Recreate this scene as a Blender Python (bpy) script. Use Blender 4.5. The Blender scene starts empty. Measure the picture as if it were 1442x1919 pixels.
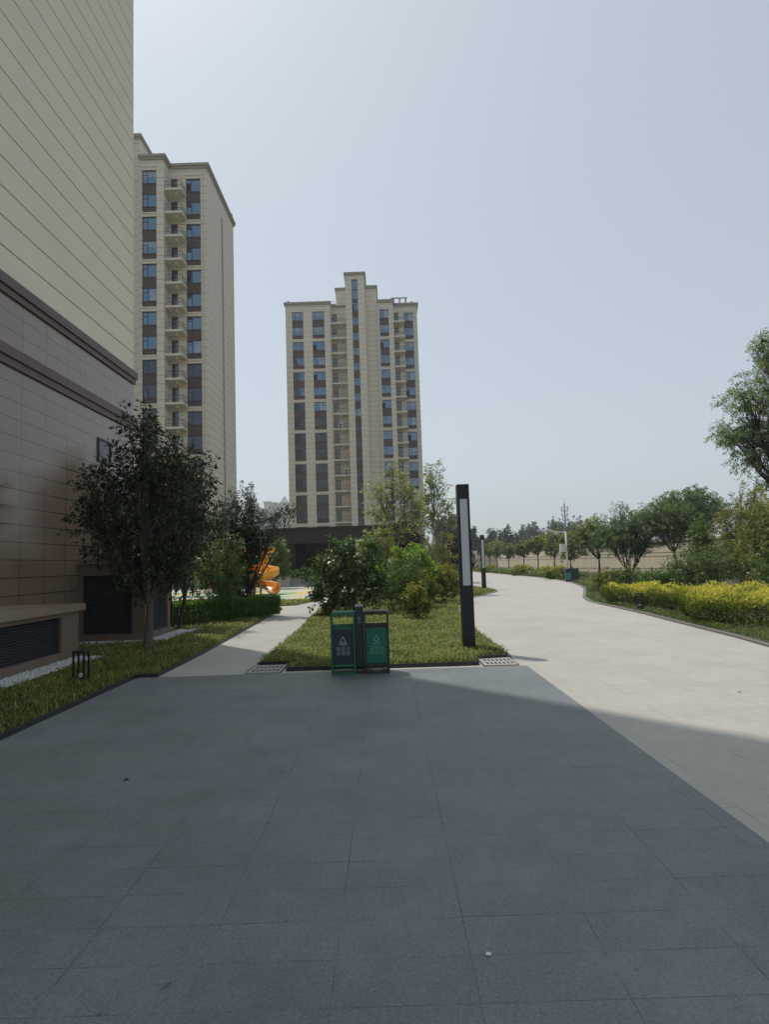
import bpy, bmesh, math, random
import numpy as np
from mathutils import Vector, Matrix
R = math.radians
SC = bpy.context.scene
COL = SC.collection

# ------------------------------------------------------------------ camera
cam_d = bpy.data.cameras.new("camera"); cam = bpy.data.objects.new("camera", cam_d); COL.objects.link(cam)
cam_d.sensor_fit = 'VERTICAL'; cam_d.sensor_height = 24.0; cam_d.lens = 24.0*1180/1919
cam_d.clip_start = 0.05; cam_d.clip_end = 8000
cam.location = (0, 0, 1.6)
cam.rotation_mode = 'XYZ'
cam.rotation_euler = (Matrix.Rotation(R(0.044), 3, 'Z') @ Matrix.Rotation(R(90+4.631), 3, 'X') @ Matrix.Rotation(R(-1.85), 3, 'Z')).to_euler('XYZ')
SC.camera = cam
# ------------------------------------------------------------------ sky and sun
SUN_EL, SUN_AZ = R(63), (-0.65, 0.76)          # sun stands ahead and to the left
w = bpy.data.worlds.new("World"); SC.world = w; w.use_nodes = True
nt = w.node_tree; nt.nodes.clear()
sky = nt.nodes.new('ShaderNodeTexSky'); sky.sky_type = 'NISHITA'; sky.sun_disc = False
sky.sun_elevation = SUN_EL; sky.sun_rotation = math.atan2(SUN_AZ[0], SUN_AZ[1])
sky.air_density = 1.0; sky.dust_density = 2.2; sky.ozone_density = 1.0; sky.altitude = 50
hs = nt.nodes.new('ShaderNodeHueSaturation'); hs.inputs['Saturation'].default_value = 0.44
bg = nt.nodes.new('ShaderNodeBackground'); bg.inputs['Strength'].default_value = 0.147
wo = nt.nodes.new('ShaderNodeOutputWorld')
nt.links.new(sky.outputs[0], hs.inputs['Color']); hzm = nt.nodes.new('ShaderNodeMix'); hzm.data_type = 'RGBA'; hzm.inputs[0].default_value = .66; hzm.inputs[7].default_value = (2.12, 2.58, 2.88, 1)   # even summer haze over the whole sky
nt.links.new(hs.outputs[0], hzm.inputs[6]); nt.links.new(hzm.outputs[2], bg.inputs['Color']); nt.links.new(bg.outputs[0], wo.inputs['Surface'])
sd = bpy.data.lights.new("sun", 'SUN'); sd.energy = 2.0; sd.angle = R(0.55); sd.color = (1.0, 0.93, 0.83)
sun = bpy.data.objects.new("sun", sd); COL.objects.link(sun)
sv = Vector((SUN_AZ[0]*math.cos(SUN_EL), SUN_AZ[1]*math.cos(SUN_EL), math.sin(SUN_EL)))
sun.rotation_euler = sv.to_track_quat('Z', 'Y').to_euler(); sun.location = (-30, 40, 90)
SC.view_settings.view_transform = 'Standard'; SC.view_settings.look = 'None'
SC.view_settings.exposure = 0.4; SC.view_settings.gamma = 1.0
SC.cycles.use_denoising = True
SC.cycles.max_bounces = 8; SC.cycles.volume_bounces = 2; SC.cycles.transparent_max_bounces = 8
SC.cycles.caustics_reflective = False; SC.cycles.caustics_refractive = False

# ------------------------------------------------------------------ helpers
def lin(*c):                                    # sRGB 0-255 -> linear
    return tuple(((v/255)/12.92 if v/255 <= .04045 else ((v/255+.055)/1.055)**2.4) for v in c)
def nn(t, typ, **kw):
    n = t.nodes.new(typ)
    for k, v in kw.items(): setattr(n, k, v)
    return n
def base_mat(name):
    m = bpy.data.materials.new(name); m.use_nodes = True
    t = m.node_tree; b = t.nodes['Principled BSDF']; return m, t, b
def c4(c): return (c[0], c[1], c[2], 1)
def noise_node(t, scale, detail=3, rough=.55, vec=None):
    n = nn(t, 'ShaderNodeTexNoise'); n.inputs['Scale'].default_value = scale; n.inputs['Detail'].default_value = detail
    n.inputs['Roughness'].default_value = rough
    if vec is None:
        tc = nn(t, 'ShaderNodeTexCoord'); vec = tc.outputs['Object']
    t.links.new(vec, n.inputs['Vector']); return n
def ramp(t, fac, stops):
    r = nn(t, 'ShaderNodeValToRGB'); e = r.color_ramp.elements
    while len(e) < len(stops): e.new(.5)
    for el, (p, c) in zip(e, stops): el.position = p; el.color = c4(c)
    t.links.new(fac, r.inputs[0]); return r
def mixc(t, fac, a, b, mode='MIX'):
    n = nn(t, 'ShaderNodeMix', data_type='RGBA', blend_type=mode)
    for sock, v in ((n.inputs[0], fac), (n.inputs[6], a), (n.inputs[7], b)):
        if hasattr(v, 'links'): t.links.new(v, sock)
        else: sock.default_value = v if isinstance(v, float) else c4(v)
    return n.outputs[2]
def bump(t, b, height, strength=.3, dist=.01):
    n = nn(t, 'ShaderNodeBump'); n.inputs['Strength'].default_value = strength; n.inputs['Distance'].default_value = dist
    t.links.new(height, n.inputs['Height']); t.links.new(n.outputs[0], b.inputs['Normal'])
def mat(name, c, rough=.6, metal=0., spec=.5, var=.12, scale=6., grain=0., gscale=200., bmp=0., ior=None, tint=None):
    m, t, b = base_mat(name)
    d = tuple(v*(1-var) for v in c); l = tuple(min(1, v*(1+var)) for v in c)
    n = noise_node(t, scale, 5)
    col = ramp(t, n.outputs['Fac'], [(.3, d), (.7, l)]).outputs[0]
    if grain:
        g = noise_node(t, gscale, 2)
        gr = ramp(t, g.outputs['Fac'], [(.32, (1-grain,)*3), (.5, (1,)*3), (.68, (1+grain,)*3)]).outputs[0]
        col = mixc(t, 1.0, col, gr, 'MULTIPLY')
        if bmp: bump(t, b, g.outputs['Fac'], bmp, .004)
    elif bmp: bump(t, b, n.outputs['Fac'], bmp, .01)
    t.links.new(col, b.inputs['Base Color'])
    b.inputs['Roughness'].default_value = rough; b.inputs['Metallic'].default_value = metal
    b.inputs['Specular IOR Level'].default_value = spec
    if ior: b.inputs['IOR'].default_value = ior
    if tint: b.inputs['Specular Tint'].default_value = c4(tint)
    return m
def joint_mat(name, c, joint, bw, rh, msize, offset=0., axes='wall', rough=.6, var=.08, grain=.15, gscale=120., shift=(0, 0), spec=.5,
              blotch=.07, jvar=True, cvar=.04, streak=0., stain=0.):
    m, t, b = base_mat(name)
    tc = nn(t, 'ShaderNodeTexCoord'); sx = nn(t, 'ShaderNodeSeparateXYZ'); t.links.new(tc.outputs['Object'], sx.inputs[0])
    cx = nn(t, 'ShaderNodeCombineXYZ')
    if axes == 'wall':
        a = nn(t, 'ShaderNodeMath', operation='ADD'); t.links.new(sx.outputs[0], a.inputs[0]); t.links.new(sx.outputs[1], a.inputs[1])
        u, v = a.outputs[0], sx.outputs[2]
    else:                                        # floor slabs laid in rows along Y
        u, v = sx.outputs[1], sx.outputs[0]
    for s, sh, k in ((u, shift[0], 0), (v, shift[1], 1)):
        a = nn(t, 'ShaderNodeMath', operation='ADD'); t.links.new(s, a.inputs[0]); a.inputs[1].default_value = sh
        t.links.new(a.outputs[0], cx.inputs[k])
    br = nn(t, 'ShaderNodeTexBrick'); br.offset = offset; br.offset_frequency = 2; br.squash = 1
    t.links.new(cx.outputs[0], br.inputs['Vector'])
    br.inputs['Scale'].default_value = 1; br.inputs['Mortar Size'].default_value = msize; br.inputs['Mortar Smooth'].default_value = .15
    br.inputs['Brick Width'].default_value = bw; br.inputs['Row Height'].default_value = rh; br.inputs['Bias'].default_value = 0
    br.inputs['Color1'].default_value = c4(tuple(v*(1-cvar) for v in c)); br.inputs['Color2'].default_value = c4(tuple(v*(1+cvar) for v in c))
    br.inputs['Mortar'].default_value = c4(c)
    n = noise_node(t, 1.3, 5); col = br.outputs['Color']
    col = mixc(t, 1.0, col, ramp(t, n.outputs['Fac'], [(.28, (1-blotch,)*3), (.72, (1+blotch,)*3)]).outputs[0], 'MULTIPLY')
    if streak:
        mp = nn(t, 'ShaderNodeMapping'); mp.inputs['Scale'].default_value = (3.2, 3.2, .12); t.links.new(tc.outputs['Object'], mp.inputs[0])
        sn = noise_node(t, 1.0, 4, .6, mp.outputs[0])
        col = mixc(t, 1.0, col, ramp(t, sn.outputs['Fac'], [(.3, (1-streak,)*3), (.65, (1.02,)*3)]).outputs[0], 'MULTIPLY')
    if stain:                                    # scuffs, dried drips and dusty patches trodden into the slabs
        n2 = noise_node(t, .45, 6, .68); n3 = noise_node(t, 7.0, 2, .5); vo = nn(t, 'ShaderNodeTexVoronoi'); vo.inputs['Scale'].default_value = 3.1
        t.links.new(tc.outputs['Object'], vo.inputs['Vector'])
        col = mixc(t, 1.0, col, ramp(t, n2.outputs['Fac'], [(.32, (1-.14*stain,)*3), (.5, (1,1,1)), (.68, (1+.13*stain,1+.12*stain,1+.1*stain))]).outputs[0], 'MULTIPLY')
        col = mixc(t, 1.0, col, ramp(t, vo.outputs['Distance'], [(.018, (.55,.55,.55)), (.032, (1,1,1))]).outputs[0], 'MULTIPLY')
        col = mixc(t, 1.0, col, ramp(t, n3.outputs['Fac'], [(.3, (.95,.95,.95)), (.55, (1,1,1)), (.72, (1.06,1.06,1.05))]).outputs[0], 'MULTIPLY')
    g = noise_node(t, gscale, 3, .7)
    col = mixc(t, 1.0, col, ramp(t, g.outputs['Fac'], [(.3, (1-grain,)*3), (.5, (1,)*3), (.7, (1+grain,)*3)]).outputs[0], 'MULTIPLY')
    fac = br.outputs['Fac']
    if jvar:
        jn = noise_node(t, 1.9, 4, .6); jr = ramp(t, jn.outputs['Fac'], [(.42, (.12,)*3), (.72, (1,)*3)])
        mm = nn(t, 'ShaderNodeMath', operation='MULTIPLY'); t.links.new(fac, mm.inputs[0]); t.links.new(jr.outputs[0], mm.inputs[1]); fac = mm.outputs[0]
    col = mixc(t, fac, col, joint)
    t.links.new(col, b.inputs['Base Color']); b.inputs['Roughness'].default_value = rough; b.inputs['Specular IOR Level'].default_value = spec
    bump(t, b, g.outputs['Fac'], .12, .003)
    return m
def leaf_mat(name, dark, mid, light, trans=.35, rough=.42, tl=None, spec=.4, gain=1.85):
    dark, mid, light = (tuple(min(.8, v*gain) for v in q) for q in (dark, mid, light))
    m = bpy.data.materials.new(name); m.use_nodes = True; t = m.node_tree; b = t.nodes['Principled BSDF']
    at = nn(t, 'ShaderNodeAttribute', attribute_name='rnd')
    col = ramp(t, at.outputs['Fac'], [(0, dark), (.55, mid), (1, light)]).outputs[0]
    t.links.new(col, b.inputs['Base Color']); b.inputs['Roughness'].default_value = rough; b.inputs['Specular IOR Level'].default_value = spec
    tr = nn(t, 'ShaderNodeBsdfTranslucent')
    tcol = mixc(t, 1.0, col, tl or (1.5, 1.45, .55), 'MULTIPLY'); t.links.new(tcol, tr.inputs['Color'])
    mx = nn(t, 'ShaderNodeMixShader'); mx.inputs[0].default_value = trans
    t.links.new(b.outputs[0], mx.inputs[1]); t.links.new(tr.outputs[0], mx.inputs[2])
    t.links.new(mx.outputs[0], t.nodes['Material Output'].inputs['Surface'])
    return m

def tag(o, label=None, cat=None, group=None, kind=None):
    if label: o['label'] = label
    if cat: o['category'] = cat
    if group: o['group'] = group
    if kind: o['kind'] = kind
    return o
def empty(name, loc, label, cat, group=None, rz=0):
    o = bpy.data.objects.new(name, None); COL.objects.link(o); o.location = loc; o.rotation_euler = (0, 0, rz)
    o.empty_display_size = .2
    return tag(o, label, cat, group)
def link(name, me, parent=None, loc=None):
    o = bpy.data.objects.new(name, me); COL.objects.link(o)
    if parent is not None: o.parent = parent
    if loc is not None: o.location = loc
    return o
def copy_tree(o, parent=None):
    c = o.copy(); COL.objects.link(c); c.parent = parent
    for ch in list(o.children): copy_tree(ch, c)
    return c

class MB:                                       # gathers boxes, prisms and tubes into one mesh
    def __init__(s): s.v = []; s.f = []; s.mi = []; s.cur = 0
    def m(s, i): s.cur = i; return s
    def add(s, vs, fs):
        o = len(s.v); s.v += [tuple(p) for p in vs]; s.f += [tuple(i+o for i in f) for f in fs]; s.mi += [s.cur]*len(fs); return s
    def box(s, x0, x1, y0, y1, z0, z1):
        return s.add([(x0,y0,z0),(x1,y0,z0),(x1,y1,z0),(x0,y1,z0),(x0,y0,z1),(x1,y0,z1),(x1,y1,z1),(x0,y1,z1)],
                     [(0,3,2,1),(4,5,6,7),(0,1,5,4),(1,2,6,5),(2,3,7,6),(3,0,4,7)])
    def prism(s, poly, z0, z1):
        n = len(poly); vs = [(x,y,z0) for x,y in poly]+[(x,y,z1) for x,y in poly]
        return s.add(vs, [tuple(range(n-1,-1,-1)), tuple(range(n,2*n))]+[(i,(i+1)%n,n+(i+1)%n,n+i) for i in range(n)])
    def prism_xz(s, poly, y0, y1):               # outline in x,z, thickness along y
        n = len(poly); vs = [(x,y0,z) for x,z in poly]+[(x,y1,z) for x,z in poly]
        return s.add(vs, [tuple(range(n)), tuple(range(2*n-1,n-1,-1))]+[(i,n+i,n+(i+1)%n,(i+1)%n) for i in range(n)])
    def tube(s, pts, r, n=8, cap=True):
        pts = [Vector(p) for p in pts]; k = len(pts); rr = r if isinstance(r, (list, tuple)) else [r]*k
        vs = []; fs = []; prev = None
        for i, p in enumerate(pts):
            d = (pts[min(i+1,k-1)]-pts[max(i-1,0)]).normalized()
            a = prev if prev is not None else Vector((1,0,0)) if abs(d.x) < .8 else Vector((0,1,0))
            a = (a-d*a.dot(d)).normalized(); prev = a; bb = d.cross(a)
            for j in range(n):
                q = 2*math.pi*j/n; vs.append(p+(a*math.cos(q)+bb*math.sin(q))*rr[i])
        for i in range(k-1):
            for j in range(n): fs.append((i*n+j, i*n+(j+1)%n, (i+1)*n+(j+1)%n, (i+1)*n+j))
        if cap: fs += [tuple(range(n-1,-1,-1)), tuple(range((k-1)*n, k*n))]
        return s.add(vs, fs)
    def mesh(s, name, mats, bevel=0., smooth=False):
        me = bpy.data.meshes.new(name); me.from_pydata(s.v, [], s.f)
        for m in (mats if isinstance(mats, (list, tuple)) else [mats]): me.materials.append(m)
        me.polygons.foreach_set('material_index', s.mi)
        if bevel or True:
            bm = bmesh.new(); bm.from_mesh(me)
            if bevel: bmesh.ops.bevel(bm, geom=[e for e in bm.edges if len(e.link_faces) == 2 and e.calc_face_angle(0) > .5], offset=bevel, segments=2, affect='EDGES', profile=.6)
            bmesh.ops.recalc_face_normals(bm, faces=bm.faces[:]); bm.to_mesh(me); bm.free()
        if smooth:
            me.polygons.foreach_set('use_smooth', [True]*len(me.polygons))
        me.update(); return me
    def build(s, name, mats, parent=None, bevel=0., smooth=False, loc=None):
        return link(name, s.mesh(name, mats, bevel, smooth), parent, loc)

def np_mesh(name, verts, faces_n, nv, mats, rnd=None, mi=None, smooth=False):
    """verts (V,3); faces_n: list of int arrays (F,k) ; mesh from arrays."""
    me = bpy.data.meshes.new(name); verts = np.asarray(verts, np.float32)
    me.vertices.add(len(verts)); me.vertices.foreach_set('co', verts.ravel())
    loops = np.concatenate([f.ravel() for f in faces_n]).astype(np.int32)
    tot = np.concatenate([np.full(len(f), f.shape[1], np.int32) for f in faces_n])
    st = np.concatenate([[0], np.cumsum(tot)[:-1]]).astype(np.int32)
    me.loops.add(len(loops)); me.loops.foreach_set('vertex_index', loops)
    me.polygons.add(len(tot)); me.polygons.foreach_set('loop_start', st); me.polygons.foreach_set('loop_total', tot)
    for m in (mats if isinstance(mats, (list, tuple)) else [mats]): me.materials.append(m)
    if mi is not None: me.polygons.foreach_set('material_index', np.asarray(mi, np.int32))
    if smooth: me.polygons.foreach_set('use_smooth', np.ones(len(tot), bool))
    me.update(calc_edges=True)
    if rnd is not None:
        a = me.attributes.new('rnd', 'FLOAT', 'FACE'); a.data.foreach_set('value', np.asarray(rnd, np.float32))
    return me
def unit(a): return a/np.maximum(np.linalg.norm(a, axis=-1, keepdims=True), 1e-9)

def leaf_mesh(name, P, A, rng, L, W, m, up=.8, fold=.18, rnd=None):
    """one folded rhombic leaf per base point P, growing along A."""
    n = len(P); A = unit(A); ln = L*rng.uniform(.65, 1.25, (n,1)); wd = W*rng.uniform(.7, 1.2, (n,1))
    N = unit(rng.normal(size=(n,3))+np.array([0,0,up*1.6])); S = unit(np.cross(A, N)); N = np.cross(S, A)
    mid = P+A*ln*.48
    V = np.stack([P, mid+S*wd*.5+N*wd*fold, P+A*ln-N*ln*.12, mid-S*wd*.5+N*wd*fold], 1).reshape(-1,3)
    F = np.arange(4*n).reshape(n,4)
    if rnd is None: rnd = rng.beta(2, 2.2, n)
    return np_mesh(name, V, [F], 4, m, rnd)

def blade_mesh(name, P, rng, H, W, m, lean=.6, rnd=None):
    n = len(P); az = rng.uniform(0, 2*np.pi, n); d = np.stack([np.cos(az), np.sin(az), np.zeros(n)], 1)
    s = np.stack([-np.sin(az), np.cos(az), np.zeros(n)], 1)
    h = (H*rng.uniform(.55, 1.25, n))[:,None]; k = (lean*rng.uniform(.2, 1.4, n))[:,None]; wd = (W*rng.uniform(.6, 1.2, n))[:,None]
    up = np.array([0,0,1.])
    m1 = P+up*h*.55+d*h*k*.25; t = P+up*h*(1-.35*np.minimum(k,1.2))+d*h*k*.95
    m2 = P+up*h*.88+d*h*k*.55
    V = np.stack([P-s*wd*.4, P+s*wd*.4, m1-s*wd*.5, m1+s*wd*.5, m2-s*wd*.36, m2+s*wd*.36, t], 1).reshape(-1,3)
    i = (np.arange(n)*7)[:,None]
    Q = np.concatenate([i+np.array([0,1,3,2]), i+np.array([2,3,5,4])]); T = i+np.array([4,5,6])
    if rnd is None: rnd = rng.beta(2, 2, n)
    return np_mesh(name, V, [Q, T], 0, m, np.concatenate([rnd, rnd, rnd]))

def in_poly(x, y, poly):
    c = np.zeros(len(x), bool); j = len(poly)-1
    for i in range(len(poly)):
        xi, yi = poly[i]; xj, yj = poly[j]
        c ^= ((yi > y) != (yj > y)) & (x < (xj-xi)*(y-yi)/((yj-yi) or 1e-9)+xi); j = i
    return c
def scatter(poly, rng, dens, maxd=None):
    a = np.array(poly); x0, y0 = a.min(0); x1, y1 = a.max(0)
    n = int((x1-x0)*(y1-y0)*dens); x = rng.uniform(x0, x1, n); y = rng.uniform(y0, y1, n)
    k = in_poly(x, y, poly); return x[k], y[k]
def grow_tubes(paths, n=6):
    """paths: list of (pts (k,3), radii (k)) -> V, F quads"""
    Vs = []; Fs = []; o = 0
    for pts, rr, ns in paths:
        pts = np.asarray(pts, float); k = len(pts); d = unit(np.gradient(pts, axis=0))
        a = np.where(np.abs(d[:,:1]) < .8, np.array([[1.,0,0]]), np.array([[0,1.,0]])); a = unit(a-d*(a*d).sum(1, keepdims=True)); b = np.cross(d, a)
        q = np.arange(ns)*2*np.pi/ns
        ring = pts[:,None]+(a[:,None]*np.cos(q)[None,:,None]+b[:,None]*np.sin(q)[None,:,None])*np.asarray(rr)[:,None,None]
        Vs.append(ring.reshape(-1,3))
        i = np.arange(k-1)[:,None]*ns; j = np.arange(ns)[None]; jn = (j+1)%ns
        Fs.append(np.stack([o+i+j, o+i+jn, o+i+ns+jn, o+i+ns+j], -1).reshape(-1,4)); o += k*ns
    return np.concatenate(Vs), np.concatenate(Fs)
def curve(p0, p1, bend, k=6, rng=None, jit=0.):
    t = np.linspace(0, 1, k)[:,None]; p0 = np.asarray(p0, float); p1 = np.asarray(p1, float)
    c = (p0+p1)/2+np.asarray(bend)
    p = (1-t)**2*p0+2*t*(1-t)*c+t*t*p1
    if rng is not None and jit: p[1:-1] += rng.normal(0, jit, (k-2,3))
    return p

def plant(name, label, cat, loc, clumps, leafm, barkm, seed, ntips=260, lpt=16, shoot=.35, L=.07, W=.035, stem_r=.06, fork=None,
          stems=1, spread=.12, group=None, droop=.25, outward=.8, upw=.45, wood=True, lean=(0,0), crown_name='crown', trunk_name='trunk', bias=None, tuft=0.):
    """clumps: list of (x,y,z,rx,ry,rz) in local metres; the crown is a cloud of leafy shoots inside them, hung on real limbs."""
    rng = np.random.default_rng(seed)
    root = empty(name, loc, label, cat, group)
    C = np.array(clumps, float); vol = np.prod(C[:,3:], 1)**.8; pr = vol/vol.sum()
    ci = rng.choice(len(C), ntips, p=pr)
    u = unit(rng.normal(size=(ntips,3)))*(rng.uniform(0, 1, (ntips,1))**.42)
    T = C[ci,:3]+u*C[ci,3:]*rng.uniform(.85, 1.12, (ntips,1))
    T[:,2] = np.maximum(T[:,2], .06)
    cen = (C[:,:3]*vol[:,None]).sum(0)/vol.sum()
    D = unit(unit(T-(.5*cen+.5*C[ci,:3]))*outward+np.array([0,0,upw])+rng.normal(0, .35, (ntips,3)))
    sl = shoot*rng.uniform(.5, 1.35, ntips)
    # leaves
    n = ntips*lpt; k = np.repeat(np.arange(ntips), lpt); tt = rng.uniform(0, 1, (n,1))**.8
    perp = rng.normal(size=(n,3)); perp = unit(perp-D[k]*(perp*D[k]).sum(1, keepdims=True))
    P = T[k]+D[k]*(tt-.55)*sl[k][:,None]+perp*rng.uniform(0, .16, (n,1))*shoot*.6-np.array([0,0,1])*(tt**2)*sl[k][:,None]*droop*.5
    A = D[k]*.55+perp*.85+np.array([0,0,-droop])
    crn = np.clip(rng.beta(2.2, 2.4, n)+rng.normal(0, .12, ntips)[k], 0, 1)
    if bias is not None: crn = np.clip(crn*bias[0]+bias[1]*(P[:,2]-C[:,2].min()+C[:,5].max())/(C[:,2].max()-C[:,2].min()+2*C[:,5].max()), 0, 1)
    link(crown_name, leaf_mesh(crown_name, P, A, rng, L, W, leafm, rnd=crn), root)
    if wood:
        paths = []; H = fork if fork is not None else max(.15, cen[2]*.35)
        roots = []
        for s in range(stems):
            a = 2*math.pi*s/max(1,stems)+rng.uniform(-.4,.4); b0 = np.array([math.cos(a), math.sin(a), 0])*spread*(stems > 1)
            top = b0*2.6+np.array([lean[0], lean[1], H*rng.uniform(.92,1.08)])
            pts = curve(b0, top, rng.normal(0, .03*H, 3)*np.array([1,1,0]), 7, rng, .006*H)
            pts[0,2] = -.05; r = stem_r*(1 if s == 0 else rng.uniform(.6,.9))
            rad = np.linspace(r*1.12, r*.72, 7); rad[0] = r*1.45
            paths.append((pts, rad, 9)); roots.append((pts[-1], r*.72))
        mids = []
        for i, c in enumerate(C):
            d2 = [np.linalg.norm(c[:2]-p[:2]) for p,_ in roots]; p, r = roots[int(np.argmin(d2))]
            e = c[:3]+np.array([0,0,c[5]*.35]); ln = np.linalg.norm(e-p)
            pts = curve(p-np.array([0,0,.05]), e, np.array([0,0,-.12*ln])*0+rng.normal(0,.07*ln,3)+np.array([(e-p)[0]*.12,(e-p)[1]*.12,-.06*ln]), 8, rng, .012*ln)
            paths.append((pts, np.linspace(r*.72, r*.12+.003, 8), 6)); mids.append(pts)
        for j in range(ntips):
            if rng.uniform() > .75: continue
            m_ = mids[ci[j]]; q = m_[rng.integers(3, 8)]; base = T[j]-D[j]*sl[j]*.5
            ln = np.linalg.norm(base-q); pts = np.vstack([curve(q, base, rng.normal(0,.08*ln,3), 4), T[j]+D[j]*sl[j]*.4])
            paths.append((pts, np.array([.22,.17,.12,.09,.04])*stem_r*.55+.0015, 4))
        V, F = grow_tubes(paths); link(trunk_name, np_mesh(trunk_name, V, [F], 4, barkm, smooth=True), root)
    return root

def oval(cx, cy, cz, rx, ry, rz, n, seed, k=.46, fill=.62):
    """n overlapping leaf clumps that make up an uneven oval crown"""
    rng = random.Random(seed); out = []
    for i in range(n):
        z = 1-2*(i+.5)/n; a = i*2.399963+rng.uniform(-.5,.5); q = math.sqrt(max(0,1-z*z)); f = fill*rng.uniform(.75,1.15)
        s = k*rng.uniform(.75,1.2)
        out.append((cx+rx*q*math.cos(a)*f, cy+ry*q*math.sin(a)*f, cz+rz*z*f, rx*s, ry*s, rz*s))
    return out

# ------------------------------------------------------------------ materials
M = {}
M['soil'] = mat('soil', (.075,.06,.042), .95, var=.3, scale=4, grain=.3, gscale=60)
M['lawn'] = mat('lawn_soil', (.062,.066,.028), .95, var=.3, scale=5, grain=.35, gscale=50)
M['ground'] = mat('ground', (.085,.095,.055), .95, var=.3, scale=.05)
M['plaza'] = joint_mat('dark_granite_slabs', (.165,.188,.197), (.04,.045,.047), .28, .545, .003, 0, 'floor', rough=.6, grain=.34, gscale=130, shift=(.11,-.289+.545*20), blotch=.12, stain=.8, cvar=.04, spec=.4)
M['pale'] = joint_mat('pale_granite_slabs', (.435,.418,.385), (.2,.19,.17), .56, .56, .004, .5, 'floor', rough=.7, grain=.14, gscale=90, shift=(.1,-.48+.56*20), blotch=.04, stain=.45, spec=.3, cvar=.035)
M['path'] = joint_mat('path_slabs', (.41,.393,.36), (.2,.19,.17), .6, .45, .004, .5, 'floor', rough=.7, grain=.12, gscale=90, blotch=.06, spec=.3)
M['kerb'] = mat('kerb_stone', (.24,.235,.22), .75, var=.12, grain=.2, gscale=70)
M['kerbdark'] = mat('kerb_grey', (.15,.145,.135), .75, var=.15, grain=.2, gscale=70)
M['steel'] = mat('dark_steel', (.035,.036,.038), .5, .3, var=.2)
M['grate'] = mat('grate_stone', (.34,.33,.31), .7, var=.08, grain=.15, gscale=80)
M['hole'] = mat('drain_slot', (.006,.006,.006), .9)
M['stucco'] = mat('cream_stucco', (.83,.755,.585), .85, var=.035, scale=.6, grain=.06, gscale=160, bmp=.1)
M['groove'] = mat('groove', (.03,.028,.022), .9)
M['granite'] = joint_mat('polished_granite', (.25,.17,.125), (.03,.024,.02), .86, .335, .009, 0, 'wall', rough=.07, grain=.3, gscale=190, blotch=.05, jvar=False, spec=.75, shift=(.26,.13))
M['granite_rough'] = mat('brown_granite', (.2,.138,.105), .42, var=.08, scale=3, grain=.32, gscale=190, bmp=.08)
M['granite_cap'] = mat('brown_granite_cap', (.3,.212,.165), .4, var=.08, scale=3, grain=.3, gscale=190, bmp=.08)
M['redstone'] = mat('dark_red_stone', (.125,.07,.06), .5, var=.12, scale=3, grain=.3, gscale=150)
M['louvre'] = mat('louvre_black', (.075,.075,.085), .5, .2, var=.2)
M['cream'] = joint_mat('cream_wall_panels', (.71,.63,.525), (.26,.23,.19), 900., .983, .026, 0, 'wall', rough=.85, grain=.05, gscale=20, blotch=.05, jvar=False, cvar=.015, streak=.06)
M['cream_plain'] = mat('cream_render', (.72,.645,.54), .85, var=.05, scale=.7)
M['cornice'] = mat('cornice_grey', (.36,.32,.27), .85, var=.1)
M['brown'] = mat('brown_spandrel', (.085,.05,.043), .65, var=.1, scale=2)
M['frame'] = mat('window_frame', (.045,.04,.045), .5, var=.1)
M['pane'] = mat('coated_glass', (.014,.02,.03), .04, 0, 1., var=.2, scale=.4, ior=2.1, tint=(.5,.75,1.0))
M['doorglass'] = mat('balcony_door_glass', (.02,.024,.03), .1, 0, .8, var=.2, scale=.4, ior=1.8, tint=(.7,.85,1.0))
M['pipe'] = mat('white_pipe', (.62,.6,.54), .5, var=.06)
M['rail'] = mat('rail_dark', (.05,.05,.055), .45, .4)
M['white'] = mat('white_metal', (.68,.68,.67), .4, var=.05)
M['grey'] = mat('grey_metal', (.33,.34,.35), .45, .4, var=.08)
M['black'] = mat('black_metal', (.018,.019,.023), .42, .3, var=.2)
M['charcoal'] = mat('charcoal_cladding', (.017,.016,.017), .4, .2, var=.15, scale=1.5)
M['darkglass'] = mat('dark_glass', (.008,.009,.01), .05, 0, .6, var=.1)
M['acrylic'] = mat('milky_acrylic', (.62,.65,.68), .3, var=.03)
M['stone'] = mat('grey_stone', (.36,.35,.33), .7, var=.1, grain=.15, gscale=60)
M['binnavy'] = mat('navy_paint', (.034,.043,.063), .35, .1, var=.12, scale=9)
M['bingreen'] = mat('green_paint', (.014,.165,.1), .35, .1, var=.1, scale=9)
M['binframe'] = mat('green_frame_paint', (.025,.17,.085), .35, .1, var=.12, scale=9)
M['bindark'] = mat('dark_frame_paint', (.045,.045,.044), .4, .2, var=.15, scale=9)
M['print'] = mat('white_print', (.62,.66,.7), .6, var=.04)
M['printdim'] = mat('faded_print', (.36,.55,.5), .6, var=.1)
M['orange'] = mat('orange_plastic', (.82,.36,.03), .3, var=.05)
M['redorange'] = mat('deep_orange_plastic', (.75,.17,.02), .3, var=.05)
M['fence'] = joint_mat('beige_wall_render', (.8,.69,.54), (.2,.165,.125), 900., 1.3, .0, 0, 'wall', rough=.9, grain=.06, gscale=30, blotch=.06, jvar=False, streak=.12)
M['fencecap'] = mat('wall_cap', (.62,.54,.42), .85, var=.08)
M['fenceline'] = mat('wall_line', (.12,.085,.065), .85, var=.1)
M['farwall'] = mat('far_tower_render', (.52,.5,.46), .9, var=.05)
M['farwin'] = mat('far_tower_windows', (.13,.14,.16), .4, var=.1)
M['bark'] = mat('grey_bark', (.115,.098,.08), .9, var=.25, scale=14, grain=.3, gscale=60, bmp=.3)
M['barkdark'] = mat('dark_bark', (.05,.04,.033), .9, var=.25, scale=14, bmp=.3)
M['barkpale'] = mat('pale_bark', (.2,.175,.145), .9, var=.2, scale=14, bmp=.3)
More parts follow.
